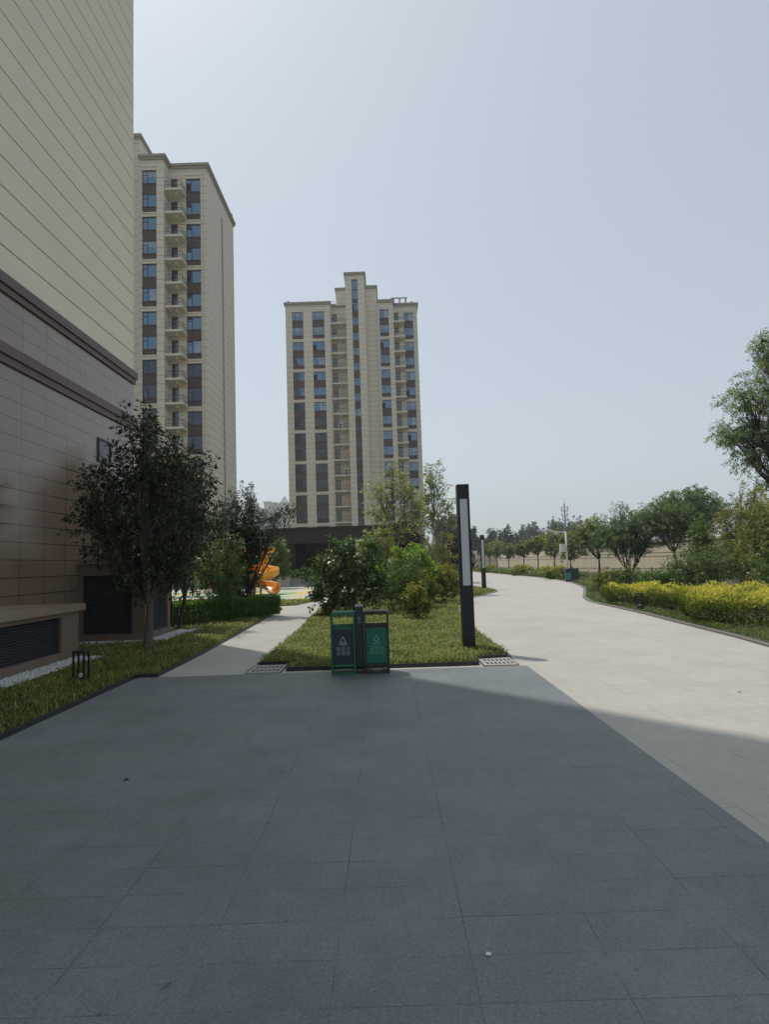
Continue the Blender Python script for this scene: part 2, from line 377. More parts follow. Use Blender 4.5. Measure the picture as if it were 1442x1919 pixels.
M['pebble'] = mat('white_pebble', (.62,.62,.6), .7, var=.12, scale=40)
G = {}
G['dark'] = leaf_mat('leaf_dark', (.022,.034,.017), (.038,.058,.026), (.062,.088,.036), .25, gain=1.15)
G['glossy'] = leaf_mat('leaf_glossy', (.026,.05,.02), (.05,.092,.032), (.1,.15,.05), .3, .3, spec=.5)
G['bright'] = leaf_mat('leaf_bright', (.065,.115,.022), (.11,.18,.032), (.17,.245,.05), .38)
G['mid'] = leaf_mat('leaf_mid', (.034,.06,.022), (.06,.098,.034), (.1,.145,.05), .34, gain=2.1)
G['fine'] = leaf_mat('leaf_fine', (.03,.06,.028), (.055,.095,.04), (.1,.145,.062), .34, gain=2.25)
G['olive'] = leaf_mat('leaf_olive', (.045,.055,.02), (.095,.11,.036), (.17,.16,.055), .38, gain=2.3)
G['copper'] = leaf_mat('leaf_copper', (.034,.052,.016), (.09,.11,.024), (.27,.22,.035), .38)
G['airy'] = leaf_mat('leaf_airy', (.07,.085,.045), (.13,.155,.08), (.22,.25,.14), .5, gain=2.1)
G['purple'] = leaf_mat('leaf_purple', (.018,.012,.014), (.032,.02,.023), (.055,.035,.034), .2, tl=(1.2,.7,.7))
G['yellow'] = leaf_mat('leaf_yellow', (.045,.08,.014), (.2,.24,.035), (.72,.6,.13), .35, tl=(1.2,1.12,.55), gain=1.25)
G['kolr'] = leaf_mat('leaf_wallside', (.04,.068,.026), (.078,.115,.042), (.32,.32,.15), .35, gain=2.1)
G['pine'] = leaf_mat('leaf_poplar', (.022,.04,.03), (.036,.06,.042), (.055,.082,.055), .2)
G['hedge'] = leaf_mat('leaf_hedge', (.028,.062,.014), (.055,.115,.024), (.11,.2,.045), .33, .35)
G['locust'] = leaf_mat('leaf_locust', (.05,.09,.05), (.11,.16,.085), (.2,.26,.13), .5, gain=1.8)
G['grass'] = leaf_mat('grass_blades', (.034,.056,.014), (.095,.12,.03), (.27,.235,.085), .4, .5, tl=(1.3,1.2,.65), gain=2.0)
G['grass_deep'] = leaf_mat('grass_blades_deep', (.025,.048,.012), (.05,.082,.022), (.12,.14,.045), .3, .5)

# ================================================================== SETTING
def sheet(name, poly, z, m, skirt=.1, kind='structure', thick=True):
    b = MB()
    b.prism(poly, z-skirt, z); me = b.mesh(name, m)
    bm = bmesh.new(); bm.from_mesh(me); bmesh.ops.triangulate(bm, faces=[f for f in bm.faces if len(f.verts) > 4]); bm.to_mesh(me); bm.free()
    return tag(link(name, me), kind=kind)
GS = 1500
g = MB(); g.add([(-GS,-300,-.02),(GS,-300,-.02),(GS,2200,-.02),(-GS,2200,-.02)], [(0,1,2,3)])
tag(g.build('ground', M['ground']), kind='structure')
# pale promenade: one large sheet, lawns and dark plaza lie on top of it
RR = [(6.5,-6),(6.35,8.5),(6.31,10.63),(6.48,11.93),(6.66,14.44),(6.9,17.4),(7.0,19.6),(7.05,21.2),(7.15,22.7),(7.64,24.87),(8.7,28.2),(9.75,31.5),(10.4,34.0),(11.0,37),(11.7,41),(12.3,47),(12.6,52),(12.45,62),(12.3,84),(11.8,97),(11,120)]
prom = [(-3.5,9.62),(-3.9,22.9),(-4.2,30),(-20,30),(-20,48.4),(-10,52),(1,52),(4,60),(6,70),(6.4,84),(6,97),(5,120)]+RR[::-1]+[(2,-6),(2,9.62)]
sheet('promenade', prom, 0, M['pale'], .06)
PX1 = 2.05
sheet('plaza', [(-3.85,-6),(PX1,-6),(PX1,9.6),(-3.8,9.6)], .004, M['plaza'], .03)
sheet('path', [(-3.49,9.604),(-2.2,9.604),(-2.2,12.5),(-2.53,23.6),(-2.65,30),(-3.3,30),(-3.9,22.9),(-3.51,12)], .004, M['path'], .03)
sheet('cross_path', [(-3.95,23.9),(-3.2,23.9),(-3.15,25.6),(-16,25.9),(-16,24.2)], .003, M['path'], .03)
# lawns
LAWN_C = [(-3.87,-6),(-3.84,9.63),(-3.53,9.66),(-3.54,12),(-3.93,22.9),(-3.97,23.85),(-16,24.15),(-16,17.5),(-7,17.5),(-7,-6)]
LAWN_C2 = [(-3.75,25.75),(-3.0,29.2),(-4.4,29.4),(-16,29.4),(-16,26.0)]
LAWN_A = [(-2.12,10.45),(-1.6,10.42),(-1.57,9.8),(1.34,9.78),(1.38,10.32),(1.93,10.42),(1.95,11.2),(1.93,12.45),(1.93,14.72),(2.0,16.5),(2.1,18.3),(2.27,20.2),(2.5,21.9),(3.0,24.6),(3.65,27.2),(4.3,28.9),(5.01,30.4),(5.5,31.9),(5.6,33),(5.5,36),(4.5,39),(2,38.6),(-1.5,36),(-2.5,31),(-2.45,23.6),(-2.13,12.5)]
LAWN_B = [(3.8,44),(4.4,46),(5,49.2),(6.1,54),(7.5,56),(7.4,62),(4.4,60),(1.2,51),(0,45)]
LAWN_D = [(x+.16, y) for x, y in RR]+[(14,150),(19.6,73),(23.5,54),(27.7,35),(36,-6)]
for poly, nm in ((LAWN_C,'lawn'),(LAWN_C2,'lawn'),(LAWN_A,'lawn'),(LAWN_B,'lawn'),(LAWN_D,'lawn')):
    sheet(nm, poly, .028, M['lawn'], .09)
# edging
def strip(name, pts, wdt, z0, z1, m, label=None):
    b = MB(); pts = [Vector((p[0], p[1], 0)) for p in pts]; k = len(pts); L_ = []; R_ = []
    for i, p in enumerate(pts):
        d = (pts[min(i+1,k-1)]-pts[max(i-1,0)]).normalized(); n = Vector((-d.y, d.x, 0))*wdt/2
        L_.append(p+n); R_.append(p-n)
    for i in range(k-1):
        q = [L_[i], R_[i], R_[i+1], L_[i+1]]
        b.add([(v.x,v.y,z0) for v in q]+[(v.x,v.y,z1) for v in q], [(3,2,1,0),(4,5,6,7),(0,1,5,4),(1,2,6,5),(2,3,7,6),(3,0,4,7)])
    return tag(b.build(name, m), kind='structure')
strip('kerb', [(-3.85,-6),(-3.82,9.62),(-3.52,9.65),(-3.525,12),(-3.915,22.9)], .03, 0, .055, M['steel'])
strip('kerb', [(-2.135,10.43),(-1.6,10.4),(-1.585,9.79),(1.355,9.77),(1.395,10.3),(1.92,10.4)], .028, 0, .06, M['steel'])
strip('kerb', [(-2.14,10.5),(-2.14,12.5),(-2.46,23.6),(-2.52,30.5)], .09, 0, .035, M['kerb'])
strip('kerb', LAWN_A[5:19], .11, 0, .034, M['kerb'])
strip('kerb', [(x+.07,y) for x,y in RR[1:]], .13, 0, .032, M['kerbdark'])
strip('kerb', LAWN_B[:6], .12, 0, .032, M['kerb'])
# rubber play surface
def rubber():
    m, t, b = base_mat('play_rubber')
    n = noise_node(t, .22, 1.5, .4)
    r = ramp(t, n.outputs['Fac'], [(.30,(.23,.42,.3)),(.42,(.25,.43,.31)),(.425,(.5,.47,.4)),(.49,(.5,.47,.4)),(.495,(.56,.44,.16)),(.56,(.56,.44,.17)),(.565,(.18,.36,.3)),(.8,(.18,.36,.3))])
    r.color_ramp.interpolation = 'LINEAR'
    t.links.new(r.outputs[0], b.inputs['Base Color']); b.inputs['Roughness'].default_value = .9
    return m
sheet('play_surface', [(-4.0,30.2),(-3.6,33),(-3.6,37),(-3.2,41),(-4.2,43.8),(-12,44.5),(-18,44),(-18,30.2)], .006, rubber(), .03)

# grass
rng = np.random.default_rng(5)
def lawn_grass(name, poly, spec, m, seed, blk=None, tuft=7):
    rg = np.random.default_rng(seed); Ps = []; Hs = []
    parts = []
    for (y0, y1, dens, H, W) in spec:
        x, y = scatter(poly, rg, dens); k = (y >= y0) & (y < y1)
        if blk is not None: k &= ~blk(x, y)
        x, y = x[k], y[k]
        # patchy growth
        pat = np.sin(x*3.1+1.3*np.sin(y*1.7))*np.cos(y*2.3+x)
        keep = rg.uniform(0, 1, len(x)) < .78+.25*pat
        x, y, pat = x[keep], y[keep], pat[keep]
        rnd = np.clip(rg.beta(2, 2.1, len(x))+.13*pat, 0, 1)
        if tuft > 1 and len(x):                  # blades rise in tufts
            c = rg.integers(0, len(x), max(1, len(x)//tuft)); own = c[rg.integers(0, len(c), len(x))]; sp = .035+W*1.2
            tx = x[own]+rg.normal(0, sp, len(x)); ty = y[own]+rg.normal(0, sp, len(x)); free = rg.uniform(0, 1, len(x)) < .3
            x, y = np.where(free, x, tx), np.where(free, y, ty); rnd = np.where(free, rnd, .55*rnd[own]+.45*rnd); pat = np.where(free, pat, pat[own])
            ok = in_poly(x, y, poly); ok &= ~blk(x, y) if blk is not None else True; x, y, pat, rnd = x[ok], y[ok], pat[ok], rnd[ok]
        parts.append((np.stack([x, y, np.full(len(x), .02)], 1), H*(1+.22*pat), W, rnd))
    P = np.concatenate([p[0] for p in parts]); H = np.concatenate([p[1] for p in parts]); W = np.concatenate([np.full(len(p[0]), p[2]) for p in parts]); rn = np.concatenate([p[3] for p in parts])
    o = link(name, blade_mesh(name, P, rg, H, W, m, 1.0, rn)); return tag(o, kind='stuff')
def blkC(x, y):
    return ((x < -5.2) & (y < 11.9)) | ((x < -4.9) & (y > 13.8) & (y < 16.6)) | (x < -6.95)
gC = lawn_grass('grass', LAWN_C, [(3,11,1300,.105,.015),(11,16,950,.1,.017),(16,24.2,500,.09,.022)], G['grass'], 1, blkC)
gA = lawn_grass('grass', LAWN_A, [(9.7,14,1600,.1,.015),(14,20,850,.095,.018),(20,40,300,.09,.028)], G['grass'], 2)
tag(lawn_grass('grass', LAWN_C2, [(25,30,300,.11,.025)], G['grass'], 3), kind='stuff')
gD = lawn_grass('grass', [(6.55,2),(6.53,9)]+[(x+.18, y) for x, y in RR[2:]]+[(13.5,97),(15.5,62),(14.5,45),(12,35),(9.2,26),(8.4,22),(8.4,13),(13,11),(13,2)], [(2,9,420,.085,.014),(9,18,900,.085,.012),(18,28,420,.09,.018),(28,60,90,.16,.05),(60,100,40,.3,.09)], G['grass_deep'], 4)
tag(lawn_grass('grass', LAWN_B, [(43,63,60,.12,.05)], G['grass'], 6), kind='stuff')

# ================================================================== HOUSES
# --- near apartment tower on the left
nb = empty('apartment_tower', (-7, 17.43, 0), 'close cream grooved tower with dark brown granite base filling the left edge', 'building')
NBW, NBL, NBH = 26, 45, 52
b = MB(); b.box(-NBW, -.03, -NBL, -.03, 7.2, NBH-.2)
b.m(1)
z = 7.2; i = 0
while z < NBH-.3:
    z1 = min(z+.57, NBH); b.box(-.03, 0, -NBL, 0, z, z1-.028); b.box(-NBW, -.03, -.03, 0, z, z1-.022); z += .57
b.build('wall', [M['groove'], M['stucco']], nb)
MB().box(-NBW, .0, -NBL, .0, 0, 7.2).build('granite_wall', M['granite'], nb)
b = MB()
for k_, (z0, z1, p) in enumerate(((7.0,7.2,.09),(6.86,7.0,.05))): b.box(0.003, p, -NBL, p, z0, z1)
for k_, (z0, z1, p) in enumerate(((7.0,7.2,.09),(6.86,7.0,.05))): b.box(-NBW, 0.003, .003, p, z0, z1)
b.build('stone_band', M['redstone'], nb)
b = MB()
for (z0, z1, p) in ((5.68,5.88,.09),(5.52,5.68,.05)): b.box(.003, p, -NBL, p, z0, z1)
for (z0, z1, p) in ((5.68,5.88,.09),(5.52,5.68,.05)): b.box(-NBW, .003, .003, p, z0, z1)
b.build('stone_band', M['redstone'], nb)
for (y0, y1, z0, z1) in ((-2.2,-1.5,4.3,4.9),(-2.75,-1.75,2.6,3.3)):
    f = MB(); f.box(.002,.035,y0,y1,z0,z0+.05); f.box(.002,.035,y0,y1,z1-.05,z1); f.box(.002,.035,y0,y0+.05,z0+.05,z1-.05); f.box(.002,.035,y1-.05,y1,z0+.05,z1-.05)
    fo = f.build('window', M['frame'], nb)
    MB().box(.003,.015,y0+.05,y1-.05,z0+.05,z1-.05).build('pane', M['darkglass'], fo)

# --- vent housings
def louvres(b, fn, n, z0, z1):
    st = (z1-z0)/n
    for i in range(n):
        za = z0+i*st
        fn(b, za, st)
vh = empty('vent_housing', (-6.4, 8, 0), 'low long brown granite vent box with black louvres along the wall', 'vent housing')
b = MB(); X0, X1, Y0, Y1, HT = -.6+.003, .58, -10, 3.92, .9
# body with an opening in its long face
b.box(X0, X1-.14, Y0, Y1, 0, HT)
b.box(X1-.14, X1, Y0, Y1, 0, .2); b.box(X1-.14, X1, Y0, Y1, .82, HT); b.box(X1-.14, X1, 3.3, Y1, .2, .82); b.box(X1-.14, X1, -2.4, -1.6, .2, .82); b.box(X1-.14, X1, Y0, Y0+.6, .2, .82)
b.build('housing', M['granite_rough'], vh)
MB().box(X0, X1+.09, Y0, Y1+.1, HT, HT+.13).build('cap', M['granite_cap'], vh, bevel=.008)
for (ya, yb) in ((-1.6,3.3),(-9.4,-2.4)):
    b = MB()
    for i in range(13):
        za = .205+i*.0465
        b.add([(X1-.12,ya,za+.03),(X1-.05,ya,za-.008),(X1-.05,yb,za-.008),(X1-.12,yb,za+.03),(X1-.115,ya,za+.036),(X1-.045,ya,za+.007),(X1-.045,yb,za+.007),(X1-.115,yb,za+.036)],
              [(0,1,2,3),(7,6,5,4),(0,4,5,1),(1,5,6,2),(2,6,7,3),(3,7,4,0)])
    b.box(X1-.05, X1-.02, ya, ya+.05, .2, .82); b.box(X1-.05, X1-.02, yb-.05, yb, .2, .82); b.box(X1-.139,X1-.13,ya,yb,.2,.82)
    b.build('louvre', M['louvre'], vh)
vt = empty('vent_housing', (-6.2, 15.1, 0), 'taller brown granite vent box behind the low one with black louvres on two sides', 'vent housing')
b = MB(); X0, X1, Y0, Y1, HT = -.797, .72, -.8, .85, 1.78
b.box(X0, X1-.14, Y0+.14, Y1, 0, HT)
b.box(X0, X1, Y0, Y0+.14, 0, .2); b.box(X0, X1, Y0, Y0+.14, 1.52, HT); b.box(X0,-.7,Y0,Y0+.14,.2,1.52); b.box(.42,X1,Y0,Y0+.14,.2,1.52)
b.box(X1-.14, X1, Y0+.14, Y1, 0, .2); b.box(X1-.14, X1, Y0+.14, Y1, 1.52, HT); b.box(X1-.14,X1,Y0+.14,Y0+.3,.2,1.52); b.box(X1-.14,X1,.66,Y1,.2,1.52)
b.build('housing', M['granite_rough'], vt)
MB().box(X0, X1+.07, Y0-.07, Y1+.07, HT, HT+.13).build('cap', M['granite_cap'], vt, bevel=.008)
b = MB()
for i in range(20):
    za = .205+i*.0655
    b.add([(-.7,Y0+.11,za+.035),(.42,Y0+.11,za+.035),(.42,Y0+.05,za),(-.7,Y0+.05,za),(-.7,Y0+.11,za+.043),(.42,Y0+.11,za+.043),(.42,Y0+.05,za+.008),(-.7,Y0+.05,za+.008)],
          [(3,2,1,0),(4,5,6,7),(0,1,5,4),(1,2,6,5),(2,3,7,6),(3,0,4,7)])
b.box(-.7,.42,Y0+.12,Y0+.135,.2,1.52); b.build('louvre', M['louvre'], vt)
b = MB()
for i in range(20):
    za = .205+i*.0655
    b.add([(X1-.11,Y0+.3,za+.045),(X1-.04,Y0+.3,za),(X1-.04,.66,za),(X1-.11,.66,za+.045),(X1-.105,Y0+.3,za+.053),(X1-.035,Y0+.3,za+.008),(X1-.035,.66,za+.008),(X1-.105,.66,za+.053)],
          [(0,1,2,3),(7,6,5,4),(0,4,5,1),(1,5,6,2),(2,6,7,3),(3,7,4,0)])
b.box(X1-.135,X1-.125,Y0+.3,.66,.2,1.52); b.build('louvre', M['louvre'], vt)
# white pebbles
def pebbles(polys, seed):
    rg = np.random.default_rng(seed); P = []
    for p in polys:
        x, y = scatter(p, rg, 1900); P.append(np.stack([x, y, np.full(len(x), .03)+rg.uniform(0,.03,len(x))], 1))
    P = np.concatenate(P); n = len(P); s = rg.uniform(.012,.024,(n,1,1))
    o = np.array([[1,0,0],[-1,0,0],[0,1,0],[0,-1,0],[0,0,.7],[0,0,-.7]])[None]*s*rg.uniform(.7,1.3,(n,6,1))
    a = rg.uniform(0,2*np.pi,n); c, s_ = np.cos(a), np.sin(a)
    x = o[...,0]*c[:,None]-o[...,1]*s_[:,None]; y = o[...,0]*s_[:,None]+o[...,1]*c[:,None]
    V = (np.stack([x,y,o[...,2]],-1)+P[:,None]).reshape(-1,3)
    t = np.array([[0,2,4],[2,1,4],[1,3,4],[3,0,4],[2,0,5],[1,2,5],[3,1,5],[0,3,5]]); F = (np.arange(n)[:,None,None]*6+t[None]).reshape(-1,3)
    o = link('gravel', np_mesh('gravel', V, [F], 3, M['pebble'], smooth=True)); tag(o, kind='stuff')
GP = [[(-5.83,0),(-5.27,0),(-5.27,11.0),(-5.2,11.75),(-5.83,11.95)], [(-7,13.85),(-5.1,13.85),(-4.95,14.1),(-4.8,16.5),(-5.46,16.5),(-5.46,14.28),(-7,14.28)]]
for p in GP: sheet('gravel_bed', p, .036, M['pebble'], .05)
pebbles(GP, 3)
strip('kerb', [(-5.25,0),(-5.25,11.0),(-5.17,11.78)], .02, 0, .07, M['steel'])

VR = random.Random(21)
M['dimreflglass'] = mat('dim_reflection_glass', (.018,.022,.032), .06, 0, .8, var=.35, scale=.5, ior=1.6, tint=(.7,.85,1))  # panes of lower floors: dark reflections put into the material as dimmer glass
M['curtain'] = mat('curtain_behind_glass', (.2,.22,.25), .12, 0, 1., var=.25, scale=1.2, ior=1.9, tint=(.7,.85,1.))
# --- tall apartment towers
FL, TOPW = 2.95, 50.1
def win_mesh(kind, wd, h):
    f = MB(); p = MB(); t = .07
    f.box(0,wd,0,.1,0,t); f.box(0,wd,0,.1,h-t,h); f.box(0,t,0,.1,t,h-t); f.box(wd-t,wd,0,.1,t,h-t)
    tr = h*.68
    if kind == 3: xs = [wd*.27, wd*.73]; trs = [(t,xs[0]-t/2),(xs[1]+t/2,wd-t)]
    elif kind == 2: xs = [wd*.36]; trs = [(t,xs[0]-t/2)]
    elif kind == 4: xs = [wd*.5]; trs = [(t,xs[0]-t/2),(xs[0]+t/2,wd-t)]
    elif kind == 1: xs = []; trs = [(t,wd-t)]
    else: xs = []; trs = []
    for x in xs: f.box(x-t/2,x+t/2,0,.1,t,h-t)
    for (a,c) in trs: f.box(a,c,0,.1,tr-t/2,tr+t/2)
    p.box(t,wd-t,.05,.07,t,h-t)
    if kind == 1: pm = [p.mesh('pane', M['doorglass'])]
    else:
        pm = [p.mesh('pane', M['pane'])]*5
        c = MB(); c.box(t,wd-t,.05,.07,t,h-t); c.m(1).box(wd*.5,wd-t-.01,.047,.0495,t,h-t); pm.append(c.mesh('pane', [M['pane'], M['curtain']]))
        c = MB(); c.box(t,wd-t,.05,.07,t,h-t); c.m(1).box(t,wd-t,.047,.0495,h*.55,h-t); pm.append(c.mesh('pane', [M['pane'], M['curtain']]))
        c = MB(); c.box(t,wd-t,.05,.07,t,h-t); c.m(1).box(t,wd*.3,.047,.0495,t,h*.68); pm.append(c.mesh('pane', [M['pane'], M['hole']]))
    return f.mesh('window',M['frame']), pm
WM = {k: win_mesh(k, w_, h_) for k, (w_, h_) in {}.items()}
def tower(loc, label, full, floors=16):
    root = empty('apartment_tower', loc, label, 'building', 'cream apartment towers behind the garden')
    D = 15.6; H = 51.75
    b = MB()
    def strips(xs, y0, y1, z1):
        for x0, x1 in xs: b.box(x0, x1, y0, y1, 0, z1)
    # wings
    b.box(0, 8.65, .3, D, 0, H); strips([(0,1.25),(3.38,5.12),(7.42,8.65)], 0, .297, H-.003)
    b.box(8.65, 11.65, 1.6, D, 0, H-.002)
    b.box(11.65, 15.35, -.25, D-.003, 0, 57.1); strips([(11.65,12.87),(14.03,15.35)], -.6, -.253, 57.097)
    b.box(12.87,14.03,-.6,-.253,56.0,57.097)
    b.box(9.7, 11.647, 1.2, 9, H, 54.9); b.box(15.353, 17.6, .6, D-.002, 0, 54.9)
    b.box(17.6, 20.7, .3, D, 0, H); strips([(17.6,18.05),(19.8,20.7)], 0, .297, H-.003)
    b.box(20.7, 25.25, 2.2, D, 0, H-.002); strips([(20.7,20.93),(21.72,22.78),(24.57,25.25)], 1.95, 2.197, H-.005)
    # side wall leaf with a slot
    b.box(25.253, 25.4, 1.95, 8.6, 0, H-.004); b.box(25.253, 25.4, 9.5, D, 0, H-.004); b.box(25.253,25.4,8.6,9.5,49,H-.004)
    # lintels over window columns, bands at the foot of every second floor
    cols = [(1.25,3.38,0,.297),(5.12,7.42,0,.297),(18.05,19.8,0,.297),(22.78,24.57,1.95,2.197)]
    for (x0,x1,y0,y1) in cols:
        b.box(x0, x1, y0, y1, TOPW+.02, H-.006)
        for k in range(1, floors, 2):
            zt = TOPW-FL*(k+1); b.box(x0, x1, y0, y1, zt+.02, zt+.62)
    b.box(20.93,21.72,1.95,2.197,TOPW+.1,H-.006)
    for k in range(1, floors): b.box(20.93,21.72,1.95,2.197,TOPW-FL*k+.1,TOPW-FL*k+.62)
    b.build('wall', M['cream'], root)
    # cornices
    c = MB(); o_ = .3
    for (x0,x1,y0,y1,z) in ((-o_,8.65+.1,-o_,D+o_,H),(8.75,11.6,1.4,D+o_,H),(17.62,20.7+o_,-o_,D+o_,H),(21.0,25.4+o_,1.65,D+o_,H),(9.5,11.6,1.0,9.1,54.9),(15.4,17.8,.35,D+.1,54.9),(11.4,15.6,-.85,D+.1,57.1)):
        c.box(x0,x1,y0,y1,z-.03,z+.3); c.box(x0+.13,x1-.13,y0+.13,y1-.13,z-.32,z-.03)
    c.build('cornice', M['cornice'], root)
    for (x0,x1,y0,y1) in cols:
        lm = MB().box(x0-.12,x1+.12,y0-.09,y0-.002,0,.14).mesh('ledge', M['cream_plain'])
        for z in [TOPW+.45]+[TOPW-FL*(k+1)+.42 for k in range(1, floors, 2)]: link('ledge', lm, root, (0,0,z))
    use = [('3',1.25,2.13,0,3),('3b',5.12,2.30,0,3)] if full else []
    use += [('2',18.05,1.75,0,2),('2b',22.78,1.79,1.95,2)]
    WH = 1.66
    for key, x0, wd, y0, kind in use:
        fm, pm = win_mesh(kind, wd, WH); sp = {}; pl = MB().box(.07,wd-.07,.05,.07,.07,WH-.07).mesh('pane', M['dimreflglass'])
        for hh in (1.27, .66):
            q = MB(); q.box(0, wd, .05, .12, 0, hh); q.box(-.06, wd+.06, -.03, .12, hh-.003, hh+.09) ; sp[hh] = q.mesh('spandrel_panel', M['brown'])
        for k in range(floors):
            z = TOPW-FL*k-WH; f = link('window', fm, root, (x0, y0+.12, z)); link('pane', pl if k >= (5+VR.randint(0,2) if kind == 3 else 20 if full else 8) else VR.choice(pm), f)
            hh = 1.27 if k % 2 == 0 else .66
            link('spandrel_panel', sp[hh], root, (x0, y0+.06, z-hh-.02 if hh < 1 else z-hh))
    # stair windows up the core
    fm, pm = win_mesh(4, 1.16, 1.5); q = MB(); q.box(0,1.16,.02,.1,0,1.45); sq = q.mesh('spandrel_panel', M['brown'])
    f0, p0 = win_mesh(0, 1.16, 1.9)
    pl2 = MB().box(.07,1.09,.05,.07,.07,1.43).mesh('pane', M['dimreflglass'])
    if True:
        for z in (54.05, 52.1): f = link('window', f0, root, (12.87,-.45,z)); link('pane', p0[0], f)
        for k in range(17):
            z = 50.0-FL*k; f = link('stair_window', fm, root, (12.87,-.45,z)); link('pane', pl2 if k > 7 else VR.choice(pm), f); link('stair_panel', sq, root, (12.87,-.45,z-1.45))
        link('stair_panel', MB().box(0,1.16,.02,.1,0,.6).mesh('stair_panel', M['brown']), root, (12.87,-.45,51.5))
    # balconies with doors
    bal = [('right',20.72,2.12,1.95,1.85,20.93,.79)]
    bal.append(('left',8.66,2.98,1.6,1.55,8.85,.82))
    for nm, x0, wd, yb, dp, dx, dw in bal:
        s = MB(); s.box(0,wd,-dp,-.003,-.14,0); s.box(0,wd,-dp-.002,-dp+.1,-.139,.12); s.box(wd-.1,wd,-dp+.1,-.003,0.001,.12)
        s.prism_xz([(wd*.55,-.14),(wd*.55+.2,-.14),(wd*.55+.2,-.45),(wd*.55,-.45)], -dp*.75, -.01)
        sm = s.mesh('balcony', M['cream_plain'])
        r = MB()
        for zz in (.5,.95): r.box(.03,wd-.03,-dp+.03,-dp+.06,zz,zz+.035); r.box(wd-.06,wd-.03,-dp+.06,-.01,zz,zz+.035)
        nb_ = int(wd/.25)
        for i in range(nb_+1): xx = .03+i*(wd-.09)/nb_; r.box(xx,xx+.02,-dp+.035,-dp+.055,.12,.95)
        for i in range(6): yy = -dp+.06+i*(dp-.1)/6; r.box(wd-.055,wd-.035,yy,yy+.02,.12,.95)
        rm = r.mesh('railing', M['rail'])
        fm, pm = win_mesh(1, dw, 2.2)
        for k in range(floors):
            z = TOPW-FL*k-2.32
            bo = link('balcony', sm, root, (x0, yb, z)); link('railing', rm, bo)
            f = link('balcony_door', fm, root, (dx, (yb if nm == 'right' else yb-.11)+.02, z+.1)); link('pane', VR.choice(pm), f)
    # rain pipes
    pp = [(.62,-.06),(8.45,-.06)] if full else []
    for (x, y) in pp+[(17.75,-.06),(24.9,1.88)]:
        MB().tube([(x,y,0),(x,y,TOPW+.9)], .055, 8).build('rain_pipe', M['pipe'], root)
    MB().tube([(25.47,9.1,0),(25.47,9.1,48.6)], .06, 8).tube([(25.47,8.75,0),(25.47,8.75,48.6)], .045, 8).build('rain_pipe', M['grey'], root)
    # roof bits
    MB().box(.35,.7,.2,.5,H+.3,H+.75).box(24.2,24.6,2.6,3.0,H+.3,H+.9).build('roof_vent', M['cornice'], root)
    pg = MB()
    if not full: pg.box(25.2,25.5,14.6,14.9,H+.3,H+1.1)
    for x in (20.9,22.1,23.3) if full else (): pg.box(x,x+.12,3,3.12,H+.3,H+1.6); pg.box(x,x+.12,6,6.12,H+.3,H+1.6); pg.box(x-.1,x+.2,2.6,6.5,H+1.6,H+1.75)
    if full: pg.box(20.4,23.6,2.95,3.15,H+1.751,H+1.95); pg.box(20.4,23.6,5.95,6.15,H+1.751,H+1.95)
    pg.build('roof_frame' if full else 'roof_vent', M['cornice'], root)
    rl = MB()
    for x0, x1, y in ((3.6,9.4,1.6),(17.9,20.3,1.6)):
        rl.box(x0,x1,y,y+.05,H+.95,H+1.0)
        k = int((x1-x0)/1.2)
        for i in range(k+1): xx = x0+i*(x1-x0-.04)/k; rl.box(xx,xx+.04,y,y+.05,H+.3,H+.95)
    rl.build('roof_rail', M['rail'], root)
    MB().box(4,9.4,3,10,H+.3,H+1.1).build('roof_plant_room', M['cornice'], root)
    return root
T_MID = (-17.9, 117.4, 0); T_LEFT = (-46.3, 72.9, 0)
tower(T_MID, 'cream apartment tower standing alone in the middle beyond the dark pavilion', True)
tower(T_LEFT, 'cream apartment tower on the left partly hidden by the close grooved tower', False)
# air conditioners on the middle tower's balconies
acm = MB(); acm.box(0,.85,0,.32,0,.6); acf = acm.mesh('air_conditioner', M['white'], bevel=.02)
fan = MB(); fan.tube([(.3,-.012,.3),(.3,.0,.3)], .22, 18); fanm = fan.mesh('fan_grille', M['bindark'])
acm2 = MB(); acm2.box(0,.85,0,.34,0,1.3); acf2 = acm2.mesh('air_conditioner', M['white'], bevel=.02)
fan2 = MB(); fan2.tube([(.38,-.012,.36),(.38,0,.36)], .25, 18); fan2.tube([(.38,-.012,.94),(.38,0,.94)], .25, 18); fanm2 = fan2.mesh('fan_grille', M['bindark'])
for k, side, dx, big, lab in ((1,'l',.2,0,'white air conditioner on the second balcony from the top, left recess of middle tower'),
                         (1,'r',.1,0,'white air conditioner on the second balcony from the top, right recess of middle tower'),
                         (6,'l',.15,0,'white single fan air conditioner halfway up the left recess of middle tower'),
                         (7,'l',.95,1,'white double fan air conditioner just below a single fan one on middle tower'),
                         (10,'l',1.8,1,'white double fan air conditioner lowest in the left recess of middle tower')):
    z = TOPW-FL*k-2.32; x, y = (8.66+dx, .3) if side == 'l' else (20.72+dx, .35)
    e = link('air_conditioner', acf2 if big else acf, None, (T_MID[0]+x, T_MID[1]+y+.12, z+.01)); tag(e, lab, 'air conditioner', 'air conditioners on the middle tower')
    link('fan_grille', fanm2 if big else fanm, e)

